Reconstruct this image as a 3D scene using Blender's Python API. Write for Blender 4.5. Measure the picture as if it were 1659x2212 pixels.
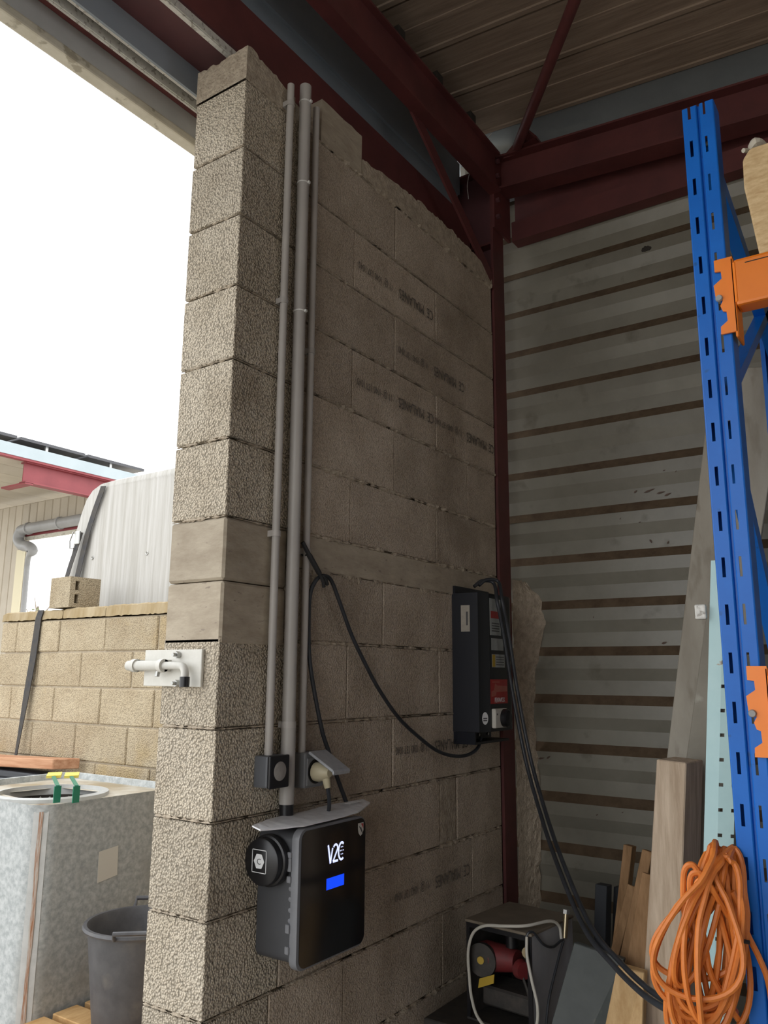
import bpy, bmesh, math, random
from mathutils import Vector, Matrix
random.seed(7)
for o in list(bpy.data.objects):
    bpy.data.objects.remove(o)
SC = bpy.context.scene
COL = SC.collection

# ------------------------------------------------------------------ camera
FPX = 1742.15
YAW, PITCH, ROLL = math.radians(34.443), math.radians(11.446), math.radians(0.457)
CAM = Vector((1.4401, -1.4025, 1.3813))
_f = Vector((-math.sin(YAW) * math.cos(PITCH), math.cos(YAW) * math.cos(PITCH), math.sin(PITCH)))
_r = Vector((math.cos(YAW), math.sin(YAW), 0))
_u = _r.cross(_f)
_r, _u = _r * math.cos(ROLL) + _u * math.sin(ROLL), _u * math.cos(ROLL) - _r * math.sin(ROLL)
cd = bpy.data.cameras.new('camera')
cd.sensor_fit = 'HORIZONTAL'
cd.sensor_width = 36
cd.lens = 36 * FPX / 1659
cd.clip_start = .02
cam = bpy.data.objects.new('camera', cd)
COL.objects.link(cam)
cam.matrix_world = Matrix(((_r.x, _u.x, -_f.x, CAM.x), (_r.y, _u.y, -_f.y, CAM.y), (_r.z, _u.z, -_f.z, CAM.z), (0, 0, 0, 1)))
SC.camera = cam

# ------------------------------------------------------------------ world, exposure
w = bpy.data.worlds.new('overcast_sky')
SC.world = w
w.use_nodes = True
wn = w.node_tree.nodes
wl = w.node_tree.links
bg = wn['Background']
bg.inputs['Strength'].default_value = 1.0
tc = wn.new('ShaderNodeTexCoord')
ns = wn.new('ShaderNodeTexNoise')
ns.inputs['Scale'].default_value = 1.6
ns.inputs['Detail'].default_value = 4
cr = wn.new('ShaderNodeValToRGB')
cr.color_ramp.elements[0].color = (.94, .97, 1, 1)
cr.color_ramp.elements[1].color = (1, 1, 1, 1)
wl.new(tc.outputs['Generated'], ns.inputs['Vector'])
wl.new(ns.outputs['Fac'], cr.inputs['Fac'])
wl.new(cr.outputs['Color'], bg.inputs['Color'])
SC.view_settings.view_transform = 'Standard'
SC.view_settings.look = 'None'
SC.view_settings.gamma = 1
SC.view_settings.use_curve_mapping = False
SC.view_settings.exposure = 1.5


# ------------------------------------------------------------------ helpers
def at(px, py, ax, val):
    """photograph pixel -> point of the world plane (axis ax = val)"""
    d = _f + _r * ((px - 829.5) / FPX) - _u * ((py - 1106) / FPX)
    return CAM + d * ((val - CAM[ax]) / d[ax])


def V(*a):
    return Vector(a)


def mat(name, c1, c2=None, rough=.7, metal=0., scale=8., bump=0., bscale=None, stretch=(1, 1, 1), detail=6.,
        pits=0., pscale=140., emit=0., ramp=(.35, .65), dist=.004, spec=.5, c3=None, s3=2., r3=(.5, .7)):
    m = bpy.data.materials.new(name)
    m.use_nodes = True
    nt = m.node_tree
    N, L = nt.nodes, nt.links
    b = N['Principled BSDF']
    b.inputs['Roughness'].default_value = rough
    b.inputs['Metallic'].default_value = metal
    b.inputs['Specular IOR Level'].default_value = spec
    col = None
    geo = N.new('ShaderNodeNewGeometry')
    mp = N.new('ShaderNodeMapping')
    mp.inputs['Scale'].default_value = stretch
    L.new(geo.outputs['Position'], mp.inputs['Vector'])
    if c2 is None:
        b.inputs['Base Color'].default_value = (*c1, 1)
    else:
        n = N.new('ShaderNodeTexNoise')
        n.inputs['Scale'].default_value = scale
        n.inputs['Detail'].default_value = detail
        n.inputs['Roughness'].default_value = .65
        L.new(mp.outputs['Vector'], n.inputs['Vector'])
        r = N.new('ShaderNodeValToRGB')
        r.color_ramp.elements[0].position = ramp[0]
        r.color_ramp.elements[1].position = ramp[1]
        r.color_ramp.elements[0].color = (*c1, 1)
        r.color_ramp.elements[1].color = (*c2, 1)
        L.new(n.outputs['Fac'], r.inputs['Fac'])
        col = r.outputs['Color']
        if c3 is not None:
            n3 = N.new('ShaderNodeTexNoise')
            n3.inputs['Scale'].default_value = s3
            n3.inputs['Detail'].default_value = 5
            L.new(mp.outputs['Vector'], n3.inputs['Vector'])
            r3n = N.new('ShaderNodeMapRange')
            r3n.inputs['From Min'].default_value = r3[0]
            r3n.inputs['From Max'].default_value = r3[1]
            L.new(n3.outputs['Fac'], r3n.inputs['Value'])
            mx = N.new('ShaderNodeMix')
            mx.data_type = 'RGBA'
            L.new(r3n.outputs['Result'], mx.inputs['Factor'])
            L.new(col, mx.inputs[6])
            mx.inputs[7].default_value = (*c3, 1)
            col = mx.outputs[2]
    hgt = None
    if pits > 0:
        vo = N.new('ShaderNodeTexVoronoi')
        vo.inputs['Scale'].default_value = pscale
        vo.feature = 'F1'
        L.new(geo.outputs['Position'], vo.inputs['Vector'])
        n2 = N.new('ShaderNodeTexNoise')
        n2.inputs['Scale'].default_value = pscale * .4
        n2.inputs['Detail'].default_value = 4
        n2.inputs['Roughness'].default_value = .7
        L.new(geo.outputs['Position'], n2.inputs['Vector'])
        ma = N.new('ShaderNodeMath')
        ma.operation = 'MULTIPLY_ADD'
        L.new(vo.outputs['Distance'], ma.inputs[0])
        ma.inputs[1].default_value = -.95
        mh = N.new('ShaderNodeMath')
        mh.operation = 'MULTIPLY'
        mh.inputs[1].default_value = .7
        L.new(n2.outputs['Fac'], mh.inputs[0])
        L.new(mh.outputs[0], ma.inputs[2])
        r2 = N.new('ShaderNodeMapRange')
        r2.inputs['From Min'].default_value = -.36
        r2.inputs['From Max'].default_value = .02
        L.new(ma.outputs[0], r2.inputs['Value'])
        mx2 = N.new('ShaderNodeMix')
        mx2.data_type = 'RGBA'
        mx2.blend_type = 'MULTIPLY'
        mx2.inputs['Factor'].default_value = pits
        if col is not None:
            L.new(col, mx2.inputs[6])
        else:
            mx2.inputs[6].default_value = (*c1, 1)
        L.new(r2.outputs['Result'], mx2.inputs[7])
        col = mx2.outputs[2]
        hgt = ma.outputs[0]
    if col is not None:
        # each piece a touch lighter or darker than its neighbour
        oi = N.new('ShaderNodeObjectInfo')
        mr = N.new('ShaderNodeMapRange')
        mr.inputs['To Min'].default_value = .9
        mr.inputs['To Max'].default_value = 1.08
        L.new(oi.outputs['Random'], mr.inputs['Value'])
        hs = N.new('ShaderNodeHueSaturation')
        L.new(mr.outputs['Result'], hs.inputs['Value'])
        L.new(col, hs.inputs['Color'])
        L.new(hs.outputs['Color'], b.inputs['Base Color'])
    if bump > 0:
        bp = N.new('ShaderNodeBump')
        bp.inputs['Strength'].default_value = bump
        bp.inputs['Distance'].default_value = dist
        if hgt is None:
            n4 = N.new('ShaderNodeTexNoise')
            n4.inputs['Scale'].default_value = bscale or scale
            n4.inputs['Detail'].default_value = 5
            L.new(mp.outputs['Vector'], n4.inputs['Vector'])
            hgt = n4.outputs['Fac']
        L.new(hgt, bp.inputs['Height'])
        L.new(bp.outputs['Normal'], b.inputs['Normal'])
    if emit > 0:
        b.inputs['Emission Color'].default_value = (*c1, 1)
        b.inputs['Emission Strength'].default_value = emit
    return m


M = {}
M['block'] = mat('block_concrete', (.465, .385, .30), (.60, .51, .41), rough=.95, scale=5, pits=.22, pscale=190, bump=.7, dist=.005, spec=.2, c3=(.37, .30, .23), s3=3, r3=(.55, .75))
M['block_rough'] = mat('split_face_block', (.64, .555, .43), (.76, .675, .545), rough=.95, scale=5, pits=.44, pscale=170, bump=1., dist=.009, spec=.2, c3=(.48, .40, .30), s3=4, r3=(.55, .75))
M['block_out'] = mat('yellowish_block', (.41, .33, .22), (.50, .42, .295), rough=.95, scale=4, pits=.30, pscale=140, bump=.7, dist=.006, spec=.2, c3=(.42, .31, .155), s3=2.2, r3=(.55, .72))
M['capstain'] = mat('stained_mortar_cap', (.30, .22, .11), (.42, .34, .22), rough=.95, scale=9, bump=.6, bscale=60, stretch=(1, 1, .3), spec=.2)
M['mortar'] = mat('mortar', (.36, .30, .23), (.54, .465, .365), rough=.95, scale=40, bump=1., bscale=110, dist=.008, spec=.2)
M['mortar_out'] = mat('mortar_outside', (.38, .32, .24), (.47, .40, .30), rough=.95, scale=30, bump=.6, bscale=90, spec=.2)
M['concrete'] = mat('cast_concrete', (.35, .295, .225), (.47, .41, .32), rough=.9, scale=9, bump=.5, bscale=45, stretch=(1, 1, 2.5), spec=.25, c3=(.28, .235, .19), s3=26, r3=(.66, .70))
M['stamp'] = mat('stamp_ink', (.12, .105, .09), (.20, .175, .15), rough=.95, scale=120, spec=.1)
M['sheet'] = mat('grey_green_sheet', (.195, .182, .146), (.252, .238, .196), rough=.34, scale=3, spec=.5, c3=(.17, .155, .12), s3=9, r3=(.62, .72))
M['dust'] = mat('brown_dust', (.082, .056, .036), (.125, .09, .058), rough=.95, scale=14, bump=.3, bscale=100, spec=.1)
M['roof'] = mat('fibre_roof', (.235, .175, .13), (.325, .25, .19), rough=.9, scale=5, stretch=(.5, 7, 7), bump=.5, bscale=9, spec=.2)
M['red'] = mat('oxide_red_paint', (.105, .030, .030), (.145, .040, .038), rough=.55, scale=6, bump=.1, bscale=40, c3=(.085, .024, .024), s3=4)
M['redplate'] = mat('oxide_red_purplish', (.085, .032, .036), (.115, .040, .044), rough=.6, scale=6)  # the frame's red, mixed darker and more purplish
M['zinc'] = mat('zinc_flashing', (.30, .33, .34), (.37, .40, .41), rough=.30, metal=.35, scale=3)
M['bluegrey'] = mat('blue_grey_cladding', (.24, .28, .32), (.30, .34, .38), rough=.5, scale=3, stretch=(1, .2, 1))
M['fascia'] = mat('fascia_grey', (.40, .41, .41), (.48, .49, .48), rough=.5, scale=4)
M['lip'] = mat('beige_lip', (.50, .47, .38), (.60, .57, .48), rough=.6, scale=14, c3=(.34, .31, .24), s3=22, r3=(.6, .66))
M['galv'] = mat('galvanised_rail', (.58, .57, .53), (.70, .69, .64), rough=.45, metal=.1, scale=60, c3=(.36, .34, .3), s3=80, r3=(.58, .64))
M['floor'] = mat('concrete_floor', (.30, .27, .235), (.42, .38, .33), rough=.85, scale=2, bump=.2, bscale=40)
M['ground'] = mat('yard_concrete', (.36, .335, .295), (.45, .42, .37), rough=.9, scale=1.3, bump=.3, bscale=30)
M['plaster'] = mat('inside_wall', (.34, .32, .29), (.42, .40, .36), rough=.9, scale=1.5)
M['pvc'] = mat('grey_pvc', (.42, .395, .37), (.47, .445, .415), rough=.45, scale=3)
M['tie'] = mat('cable_tie_white', (.7, .7, .67), rough=.5)
M['black'] = mat('black_plastic', (.010, .010, .012), rough=.35)
M['rubber'] = mat('black_rubber', (.014, .014, .015), (.022, .022, .023), rough=.55, scale=30)
M['cable'] = mat('dark_cable', (.022, .025, .03), (.035, .038, .045), rough=.42, scale=20)
M['charcoal'] = mat('charcoal_plastic', (.050, .052, .058), (.060, .062, .068), rough=.5, scale=6, bump=.15, bscale=600, dist=.0006)
M['bezel'] = mat('grey_bezel', (.17, .175, .19), (.20, .205, .22), rough=.38, scale=20)
M['gloss'] = mat('gloss_black', (.012, .012, .013), rough=.12)
M['logo'] = mat('lit_logo', (.60, .66, 1.), emit=.42)
M['screen'] = mat('blue_screen', (.006, .06, 1.), emit=.36)
M['white'] = mat('white_plastic', (.72, .73, .74), rough=.4)
M['paper'] = mat('plastic_wrapped_paper', (.74, .75, .78), (.88, .89, .92), rough=.25, scale=35)
M['switchgrey'] = mat('switch_grey', (.11, .118, .132), rough=.45)
M['switchmid'] = mat('socket_grey', (.21, .215, .225), rough=.45)
M['lidgrey'] = mat('lid_grey', (.33, .34, .36), (.40, .41, .43), rough=.4, scale=60)
M['button'] = mat('worn_button', (.25, .235, .215), (.33, .31, .29), rough=.6, scale=60)
M['cream'] = mat('cream_plug', (.52, .46, .31), rough=.45)
M['navy'] = mat('navy_enamel', (.007, .009, .016), rough=.42)
M['navyf'] = mat('black_green_enamel', (.013, .015, .017), rough=.4)
M['sticker'] = mat('sticker_grey', (.30, .32, .31), (.36, .38, .37), rough=.5, scale=40)
M['stickerw'] = mat('sticker_white', (.60, .58, .52), rough=.5)
M['stickerp'] = mat('sticker_pale', (.36, .33, .28), (.42, .39, .33), rough=.5, scale=60)
M['print'] = mat('print_dark', (.08, .08, .08), rough=.6)
M['redlab'] = mat('red_label', (.36, .022, .022), rough=.35)
M['redpale'] = mat('red_label_pale', (.42, .12, .09), rough=.35)
M['yellow'] = mat('yellow_label', (.46, .31, .035), rough=.5)
M['blue'] = mat('rack_blue', (.006, .125, .52), (.008, .145, .58), rough=.32, scale=8, spec=.3, c3=(.012, .10, .34), s3=30, r3=(.66, .72))
M['orange'] = mat('rack_orange', (.78, .195, .012), (.84, .22, .016), rough=.38, scale=8)
M['cord'] = mat('orange_cord', (.60, .165, .025), (.72, .215, .035), rough=.5, scale=30)
M['wood'] = mat('weathered_timber', (.46, .35, .25), (.70, .565, .43), rough=.85, scale=7, stretch=(7, 7, .5), bump=.35, bscale=9, spec=.2)
M['endgrain'] = mat('end_grain', (.50, .33, .16), (.70, .52, .29), rough=.8, scale=30, stretch=(1, 1, 3), bump=.3)
M['oak'] = mat('brown_board', (.22, .125, .058), (.34, .20, .10), rough=.75, scale=7, stretch=(8, 8, .6), spec=.25)
M['pine'] = mat('pale_board', (.46, .29, .13), (.60, .41, .21), rough=.7, scale=6, stretch=(8, 8, .5), spec=.25)
M['greyboard'] = mat('grey_brown_panel', (.30, .27, .22), (.40, .37, .31), rough=.75, scale=4, stretch=(2, 2, .6), c3=(.24, .21, .165), s3=12, r3=(.55, .7))
M['greyboard2'] = mat('dull_panel', (.26, .24, .195), (.34, .315, .26), rough=.75, scale=4, c3=(.44, .42, .36), s3=9, r3=(.62, .7))
M['mint'] = mat('pale_blue_steel', (.40, .60, .62), (.46, .66, .67), rough=.45, scale=6, c3=(.40, .33, .25), s3=25, r3=(.70, .73))
M['slate'] = mat('slate_grey_board', (.058, .066, .064), (.09, .10, .095), rough=.6, scale=5, c3=(.20, .185, .14), s3=9, r3=(.63, .70))
M['darkpost'] = mat('dark_post', (.022, .026, .033), rough=.6)
M['casing'] = mat('pale_grey_casing', (.30, .31, .33), (.36, .37, .39), rough=.5, scale=10)
M['dusttop'] = mat('dusty_top', (.16, .13, .095), (.21, .175, .13), rough=.9, scale=12)
M['motor'] = mat('red_motor', (.17, .014, .016), (.10, .02, .02), rough=.6, scale=20)
M['darksteel'] = mat('dark_steel', (.03, .028, .026), (.06, .052, .045), rough=.6, scale=30)
M['whitecable'] = mat('grey_white_cable', (.52, .50, .44), rough=.5)
M['brass'] = mat('brass_fitting', (.45, .38, .25), rough=.3, metal=.9)
M['tank'] = mat('galvanised_tank', (.31, .335, .34), (.48, .505, .505), rough=.42, metal=.08, scale=45, detail=3, c3=(.33, .34, .33), s3=5, r3=(.55, .7))
M['tanktop'] = mat('stained_tank_top', (.30, .24, .15), (.55, .53, .47), rough=.5, scale=4, c3=(.22, .14, .07), s3=7, r3=(.58, .7))
M['rust'] = mat('rust_streak', (.28, .11, .04), (.46, .44, .40), rough=.8, scale=30, stretch=(6, 6, .4))
M['seam'] = mat('pale_seam', (.48, .49, .48), (.56, .57, .56), rough=.6, scale=20)
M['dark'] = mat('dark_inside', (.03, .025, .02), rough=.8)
M['green'] = mat('green_painted_steel', (.02, .20, .12), rough=.4)
M['yellowpad'] = mat('yellow_pad', (.75, .62, .12), rough=.6)
M['bucket'] = mat('black_bucket', (.055, .055, .06), (.085, .085, .09), rough=.5, scale=12, c3=(.13, .12, .11), s3=9, r3=(.6, .75))
M['tarp'] = mat('white_tarpaulin', (.36, .345, .31), (.49, .48, .455), rough=.6, scale=5, stretch=(6, 3, .25), bump=.35, bscale=5, dist=.02)
M['strap'] = mat('black_strap', (.022, .022, .026), (.05, .042, .032), rough=.7, scale=25)
M['steel'] = mat('bright_steel', (.42, .42, .40), rough=.35, metal=.8)
M['boltpaint'] = mat('white_painted_plate', (.60, .59, .54), (.66, .65, .60), rough=.5, scale=30)
M['cladding'] = mat('beige_cladding', (.40, .35, .27), (.45, .40, .32), rough=.6, scale=2)
M['trimcream'] = mat('cream_trim', (.66, .60, .42), rough=.6)
M['roofwhite'] = mat('pale_fascia', (.36, .42, .44), (.40, .46, .48), rough=.5, scale=3)
M['redfar'] = mat('red_beam_outside', (.19, .026, .032), (.23, .036, .042), rough=.5, scale=3)
M['pipegrey'] = mat('grey_downpipe', (.25, .25, .245), (.30, .30, .295), rough=.45, scale=4)
M['solar'] = mat('solar_panel', (.05, .05, .055), rough=.3)
M['leaf'] = mat('leaf', (.20, .26, .12), (.32, .36, .2), rough=.7, scale=3)
M['bark'] = mat('bark', (.20, .16, .12), rough=.9)
M['redwood'] = mat('reddish_plank', (.36, .17, .09), (.52, .30, .18), rough=.8, scale=6, stretch=(.5, 6, 8), spec=.2)
M['palletwood'] = mat('pallet_wood', (.40, .23, .09), (.56, .36, .17), rough=.8, scale=6, stretch=(4, 1, 4), spec=.2)
M['rag'] = mat('pale_rag', (.5, .46, .38), rough=.9)
M['scuff'] = mat('scuffed_paint', (.09, .06, .045), (.14, .09, .07), rough=.8, scale=60)
M['stackboard'] = mat('stack_board', (.13, .11, .09), (.19, .165, .135), rough=.8, scale=6, stretch=(.5, 4, 4))


class MB:
    def __init__(s):
        s.v, s.f, s.mi = [], [], []

    def add(s, vs, fs, mi=0):
        b = len(s.v)
        s.v += [tuple(x) for x in vs]
        for f in fs:
            s.f.append(tuple(b + i for i in f))
            s.mi.append(mi)
        return s

    def hexa(s, p, mi=0):
        """8 corners: bottom ring 0-3, top ring 4-7"""
        return s.add(p, [(0, 3, 2, 1), (4, 5, 6, 7), (0, 1, 5, 4), (1, 2, 6, 5), (2, 3, 7, 6), (3, 0, 4, 7)], mi)

    def box(s, x0, x1, y0, y1, z0, z1, mi=0):
        return s.hexa([(x0, y0, z0), (x1, y0, z0), (x1, y1, z0), (x0, y1, z0), (x0, y0, z1), (x1, y0, z1), (x1, y1, z1), (x0, y1, z1)], mi)

    def bar(s, a, b, wv, tv, mi=0):
        """bar from a to b; wv, tv are full width and thickness vectors"""
        a, b, wv, tv = Vector(a), Vector(b), Vector(wv) / 2, Vector(tv) / 2
        return s.hexa([a - wv - tv, a + wv - tv, a + wv + tv, a - wv + tv, b - wv - tv, b + wv - tv, b + wv + tv, b - wv + tv], mi)

    def quadslab(s, q, t, mi=0):
        """four corners and an extrusion vector"""
        q = [Vector(x) for x in q]
        t = Vector(t)
        return s.hexa(q + [x + t for x in q], mi)

    def prism(s, pts, t, mi=0, cap=True):
        n = len(pts)
        pts = [Vector(p) for p in pts]
        t = Vector(t)
        vs = pts + [p + t for p in pts]
        fs = [(i, (i + 1) % n, n + (i + 1) % n, n + i) for i in range(n)]
        if cap:
            fs += [tuple(reversed(range(n))), tuple(range(n, 2 * n))]
        return s.add(vs, fs, mi)

    def tube(s, pts, r, n=8, mi=0, cap=True, closed=False):
        pts = [Vector(p) for p in pts]
        m = len(pts)
        rr = r if hasattr(r, '__len__') else [r] * m
        vs, fs = [], []
        up = None
        for i in range(m):
            if closed:
                d = pts[(i + 1) % m] - pts[i - 1]
            else:
                d = pts[min(i + 1, m - 1)] - pts[max(i - 1, 0)]
            d.normalize()
            if up is None:
                up = Vector((0, 0, 1)) if abs(d.z) < .9 else Vector((1, 0, 0))
            a = (up - d * up.dot(d))
            if a.length < 1e-5:
                a = d.orthogonal()
            a.normalize()
            up = a
            b = d.cross(a)
            for k in range(n):
                t = 2 * math.pi * k / n
                vs.append(pts[i] + (a * math.cos(t) + b * math.sin(t)) * rr[i])
        for i in range(m if closed else m - 1):
            j = (i + 1) % m
            for k in range(n):
                fs.append((i * n + k, i * n + (k + 1) % n, j * n + (k + 1) % n, j * n + k))
        if cap and not closed:
            fs.append(tuple(reversed(range(n))))
            fs.append(tuple((m - 1) * n + k for k in range(n)))
        return s.add(vs, fs, mi)

    def cyl(s, a, b, r, n=16, mi=0):
        return s.tube([a, b], r, n, mi)

    def lathe(s, c, prof, n=28, mi=0, axis='z'):
        """profile of (radius, height) around c"""
        vs, fs = [], []
        m = len(prof)
        for (r, h) in prof:
            for k in range(n):
                t = 2 * math.pi * k / n
                if axis == 'z':
                    vs.append((c[0] + r * math.cos(t), c[1] + r * math.sin(t), c[2] + h))
                elif axis == 'y':
                    vs.append((c[0] + r * math.cos(t), c[1] + h, c[2] + r * math.sin(t)))
                else:
                    vs.append((c[0] + h, c[1] + r * math.cos(t), c[2] + r * math.sin(t)))
        for i in range(m - 1):
            for k in range(n):
                fs.append((i * n + k, i * n + (k + 1) % n, (i + 1) * n + (k + 1) % n, (i + 1) * n + k))
        return s.add(vs, fs, mi)

    def build(s, name, m, parent=None, smooth=False, bevel=0., seg=1):
        me = bpy.data.meshes.new(name)
        me.from_pydata(s.v, [], s.f)
        for x in (m if isinstance(m, (list, tuple)) else [m]):
            me.materials.append(M[x])
        for p, i in zip(me.polygons, s.mi):
            p.material_index = i
        bm = bmesh.new()
        bm.from_mesh(me)
        bmesh.ops.recalc_face_normals(bm, faces=bm.faces)
        if bevel > 0:
            es = [e for e in bm.edges if len(e.link_faces) == 2 and e.calc_face_angle(0) > .5]
            bmesh.ops.bevel(bm, geom=es, offset=bevel, segments=seg, affect='EDGES', profile=.6, clamp_overlap=True)
        bm.to_mesh(me)
        bm.free()
        if smooth:
            for p in me.polygons:
                p.use_smooth = True
            try:
                me.set_sharp_from_angle(angle=math.radians(40))
            except Exception:
                pass
        return link(name, me, parent)


def link(name, me, parent=None):
    o = bpy.data.objects.new(name, me)
    COL.objects.link(o)
    if parent is not None:
        o.parent = parent
        if parent.type == 'EMPTY':
            o.location = -parent.location
    return o


def tag(o, label=None, cat=None, group=None, kind=None):
    if label:
        o['label'] = label
    if cat:
        o['category'] = cat
    if group:
        o['group'] = group
    if kind:
        o['kind'] = kind
    return o


def thing(name, loc, label, cat, group=None):
    o = bpy.data.objects.new(name, None)
    o.empty_display_size = .05
    COL.objects.link(o)
    o.location = loc
    return tag(o, label, cat, group)


def struct(name, mb, m, parent=None, **k):
    return tag(mb.build(name, m, parent, **k), kind='structure')


def smoothpath(pts, n=8):
    """Catmull-Rom through the points"""
    P = [Vector(p) for p in pts]
    P = [P[0] * 2 - P[1]] + P + [P[-1] * 2 - P[-2]]
    out = []
    for i in range(1, len(P) - 2):
        a, b, c, d = P[i - 1:i + 3]
        for k in range(n):
            t = k / n
            out.append(.5 * ((2 * b) + (c - a) * t + (2 * a - 5 * b + 4 * c - d) * t * t + (3 * b - a - 3 * c + d) * t ** 3))
    out.append(P[-2])
    return out


def rrect(w, h, r, n=5):
    """rounded rectangle outline, centred, as (u, v)"""
    out = []
    for cx, cy, a0 in ((w / 2 - r, h / 2 - r, 0), (-w / 2 + r, h / 2 - r, 90), (-w / 2 + r, -h / 2 + r, 180), (w / 2 - r, -h / 2 + r, 270)):
        for k in range(n + 1):
            a = math.radians(a0 + 90 * k / n)
            out.append((cx + r * math.cos(a), cy + r * math.sin(a)))
    return out


def text(name, body, size, loc, right, up, m, parent, sx=1., ext=.0004, align='LEFT'):
    cu = bpy.data.curves.new(name, 'FONT')
    cu.body = body
    cu.size = size
    cu.extrude = ext / max(size, .001) * 0 + ext
    cu.align_x = align
    cu.resolution_u = 3
    ob = bpy.data.objects.new(name + '_tmp', cu)
    COL.objects.link(ob)
    dg = bpy.context.evaluated_depsgraph_get()
    dg.update()
    me = bpy.data.meshes.new_from_object(ob.evaluated_get(dg))
    bpy.data.objects.remove(ob)
    right, up, loc = Vector(right), Vector(up), Vector(loc)
    nrm = right.cross(up)
    for v in me.vertices:
        c = v.co.copy()
        v.co = loc + right * (c.x * sx) + up * c.y + nrm * c.z
    me.name = name
    me.materials.clear()
    me.materials.append(M[m])
    return link(name, me, parent)


_cache = {}


def block_mesh(dx, dy, dz, m, bev=.004):
    key = (round(dx, 3), round(dy, 3), round(dz, 3), m)
    if key not in _cache:
        b = MB().box(-dx / 2, dx / 2, -dy / 2, dy / 2, -dz / 2, dz / 2)
        o = b.build('block', m, None, bevel=bev)
        _cache[key] = o.data
        bpy.data.objects.remove(o)
    return _cache[key]


def block(x0, x1, y0, y1, z0, z1, m, parent, name='block', bev=.004):
    o = bpy.data.objects.new(name, block_mesh(x1 - x0, y1 - y0, z1 - z0, m, bev))
    COL.objects.link(o)
    o.parent = parent
    o.location = ((x0 + x1) / 2, (y0 + y1) / 2, (z0 + z1) / 2)
    if parent.type == 'EMPTY':
        o.location = o.location - parent.location
    return o


def ibeam(mb, p0, p1, h, b, up, side, tf=.009, tw=.007, mi=0):
    """I-section from p0 to p1 (centre line), height h along up, flange width b along side"""
    p0, p1, up, side = Vector(p0), Vector(p1), Vector(up), Vector(side)
    for s_ in (-1, 1):
        mb.bar(p0 + up * s_ * (h / 2 - tf / 2), p1 + up * s_ * (h / 2 - tf / 2), side * b, up * tf, mi)
    mb.bar(p0, p1, side * tw, up * (h - 2 * tf), mi)
    return mb


# ================================================================== the setting
struct('floor', MB().box(-.2, 9, -4, 1.9, -.2, 0), 'floor')
g_ = MB()
g_.box(-60, -.2, -40, 60, -.2, 0)
g_.box(-.2, 40, -40, -4, -.2, 0)
struct('ground', g_, 'ground')

# ---- block wall with its free end at the doorway
YE = 1.5
core = MB().box(-.185, -.020, .018, YE, 0, 3.018)
wall = struct('wall_left', core, 'mortar')
EV, OD = [.25, .516, 1.028], [.25, .754, 1.262]
rows = [(-.02, .190, EV), (.190, .403, OD), (.403, .622, [.22, .52, 1.052]), (.622, .828, OD), (.828, 1.041, [.25, .515, 1.04, 1.158]),
        (1.041, 1.253, OD), (1.253, 1.470, [.25, .515, 1.038]), (1.470, 1.672, [.696, 1.2]), (1.768, 1.972, EV), (1.972, 2.187, OD),
        (2.187, 2.394, EV), (2.394, 2.601, OD), (2.601, 2.806, EV), (2.806, 3.017, OD)]
BL = {}
for ri, (z0, z1, js) in enumerate(rows):
    ys = [0.] + js + [YE]
    if ri == 7:
        ys = [.236] + js + [YE]
    for k in range(len(ys) - 1):
        if ri == 4 and k == 3:
            continue                       # gap filled with mortar, below
        j = random.uniform(-.0015, .0015)
        rough = ys[k] < .01
        BL[(ri, k)] = block(-.2 - j, j, ys[k] + (.002 if k else 0), ys[k + 1] - .002, max(z0, 0) + .004, z1 - .004, 'block_rough' if rough else 'block', wall, bev=.0022)
# smooth cast tie beam on top of the lower courses
cb = MB()
cb.box(-.2, .001, 0, .234, 1.452, 1.606)
cb.build('cast_beam', 'concrete', wall, bevel=.006)
cb = MB()
cb.box(-.2, .001, .0, .234, 1.609, 1.766)
cb.build('cast_beam', 'concrete', wall, bevel=.006)
cb = MB()
cb.box(-.2, .002, .237, YE, 1.670, 1.766)
cb.build('cast_beam', 'concrete', wall, bevel=.003)
mp_ = MB()
mp_.box(-.19, -.001, 1.043, 1.156, .83, 1.04)
mp_.build('mortar_fill', 'mortar', wall, bevel=.01, seg=2)


def heightcap(name, x0, x1, y0, y1, zb, zt, amp, m, parent, step=.012):
    nx, ny = max(2, int((x1 - x0) / step)), max(2, int((y1 - y0) / step))
    rnd = random.Random(int(y0 * 100) + 5)
    from mathutils import noise
    fz = lambda x, y: amp * (1.5 * noise.noise((x * 22, y * 22, zb)) + .9 * noise.noise((x * 70, y * 70, zb)))
    vs, fs = [], []
    for i in range(nx + 1):
        for j in range(ny + 1):
            z = zt(j / ny) if callable(zt) else zt
            e = .5 if (i in (0, nx) or j in (0, ny)) else 0
            jx = 0 if i in (0, nx) else rnd.uniform(-.004, .004)
            vs.append((x0 + (x1 - x0) * i / nx + jx, y0 + (y1 - y0) * j / ny + (0 if j in (0, ny) else rnd.uniform(-.004, .004)), z + fz(x0 + (x1 - x0) * i / nx, y0 + (y1 - y0) * j / ny) + rnd.uniform(-.25, .25) * amp - e * amp))
    id_ = lambda i, j: i * (ny + 1) + j
    for i in range(nx):
        for j in range(ny):
            fs.append((id_(i, j), id_(i + 1, j), id_(i + 1, j + 1), id_(i, j + 1)))
    ring = [id_(i, 0) for i in range(nx)] + [id_(nx, j) for j in range(ny)] + [id_(i, ny) for i in range(nx, 0, -1)] + [id_(0, j) for j in range(ny, 0, -1)]
    b0 = len(vs)
    for k in ring:
        x, y, z = vs[k]
        vs.append((min(max(x, x0), x1), min(max(y, y0), y1), zb))
    n = len(ring)
    for k in range(n):
        fs.append((ring[k], ring[(k + 1) % n], b0 + (k + 1) % n, b0 + k))
    return MB().add(vs, fs).build(name, m, parent)


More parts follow.
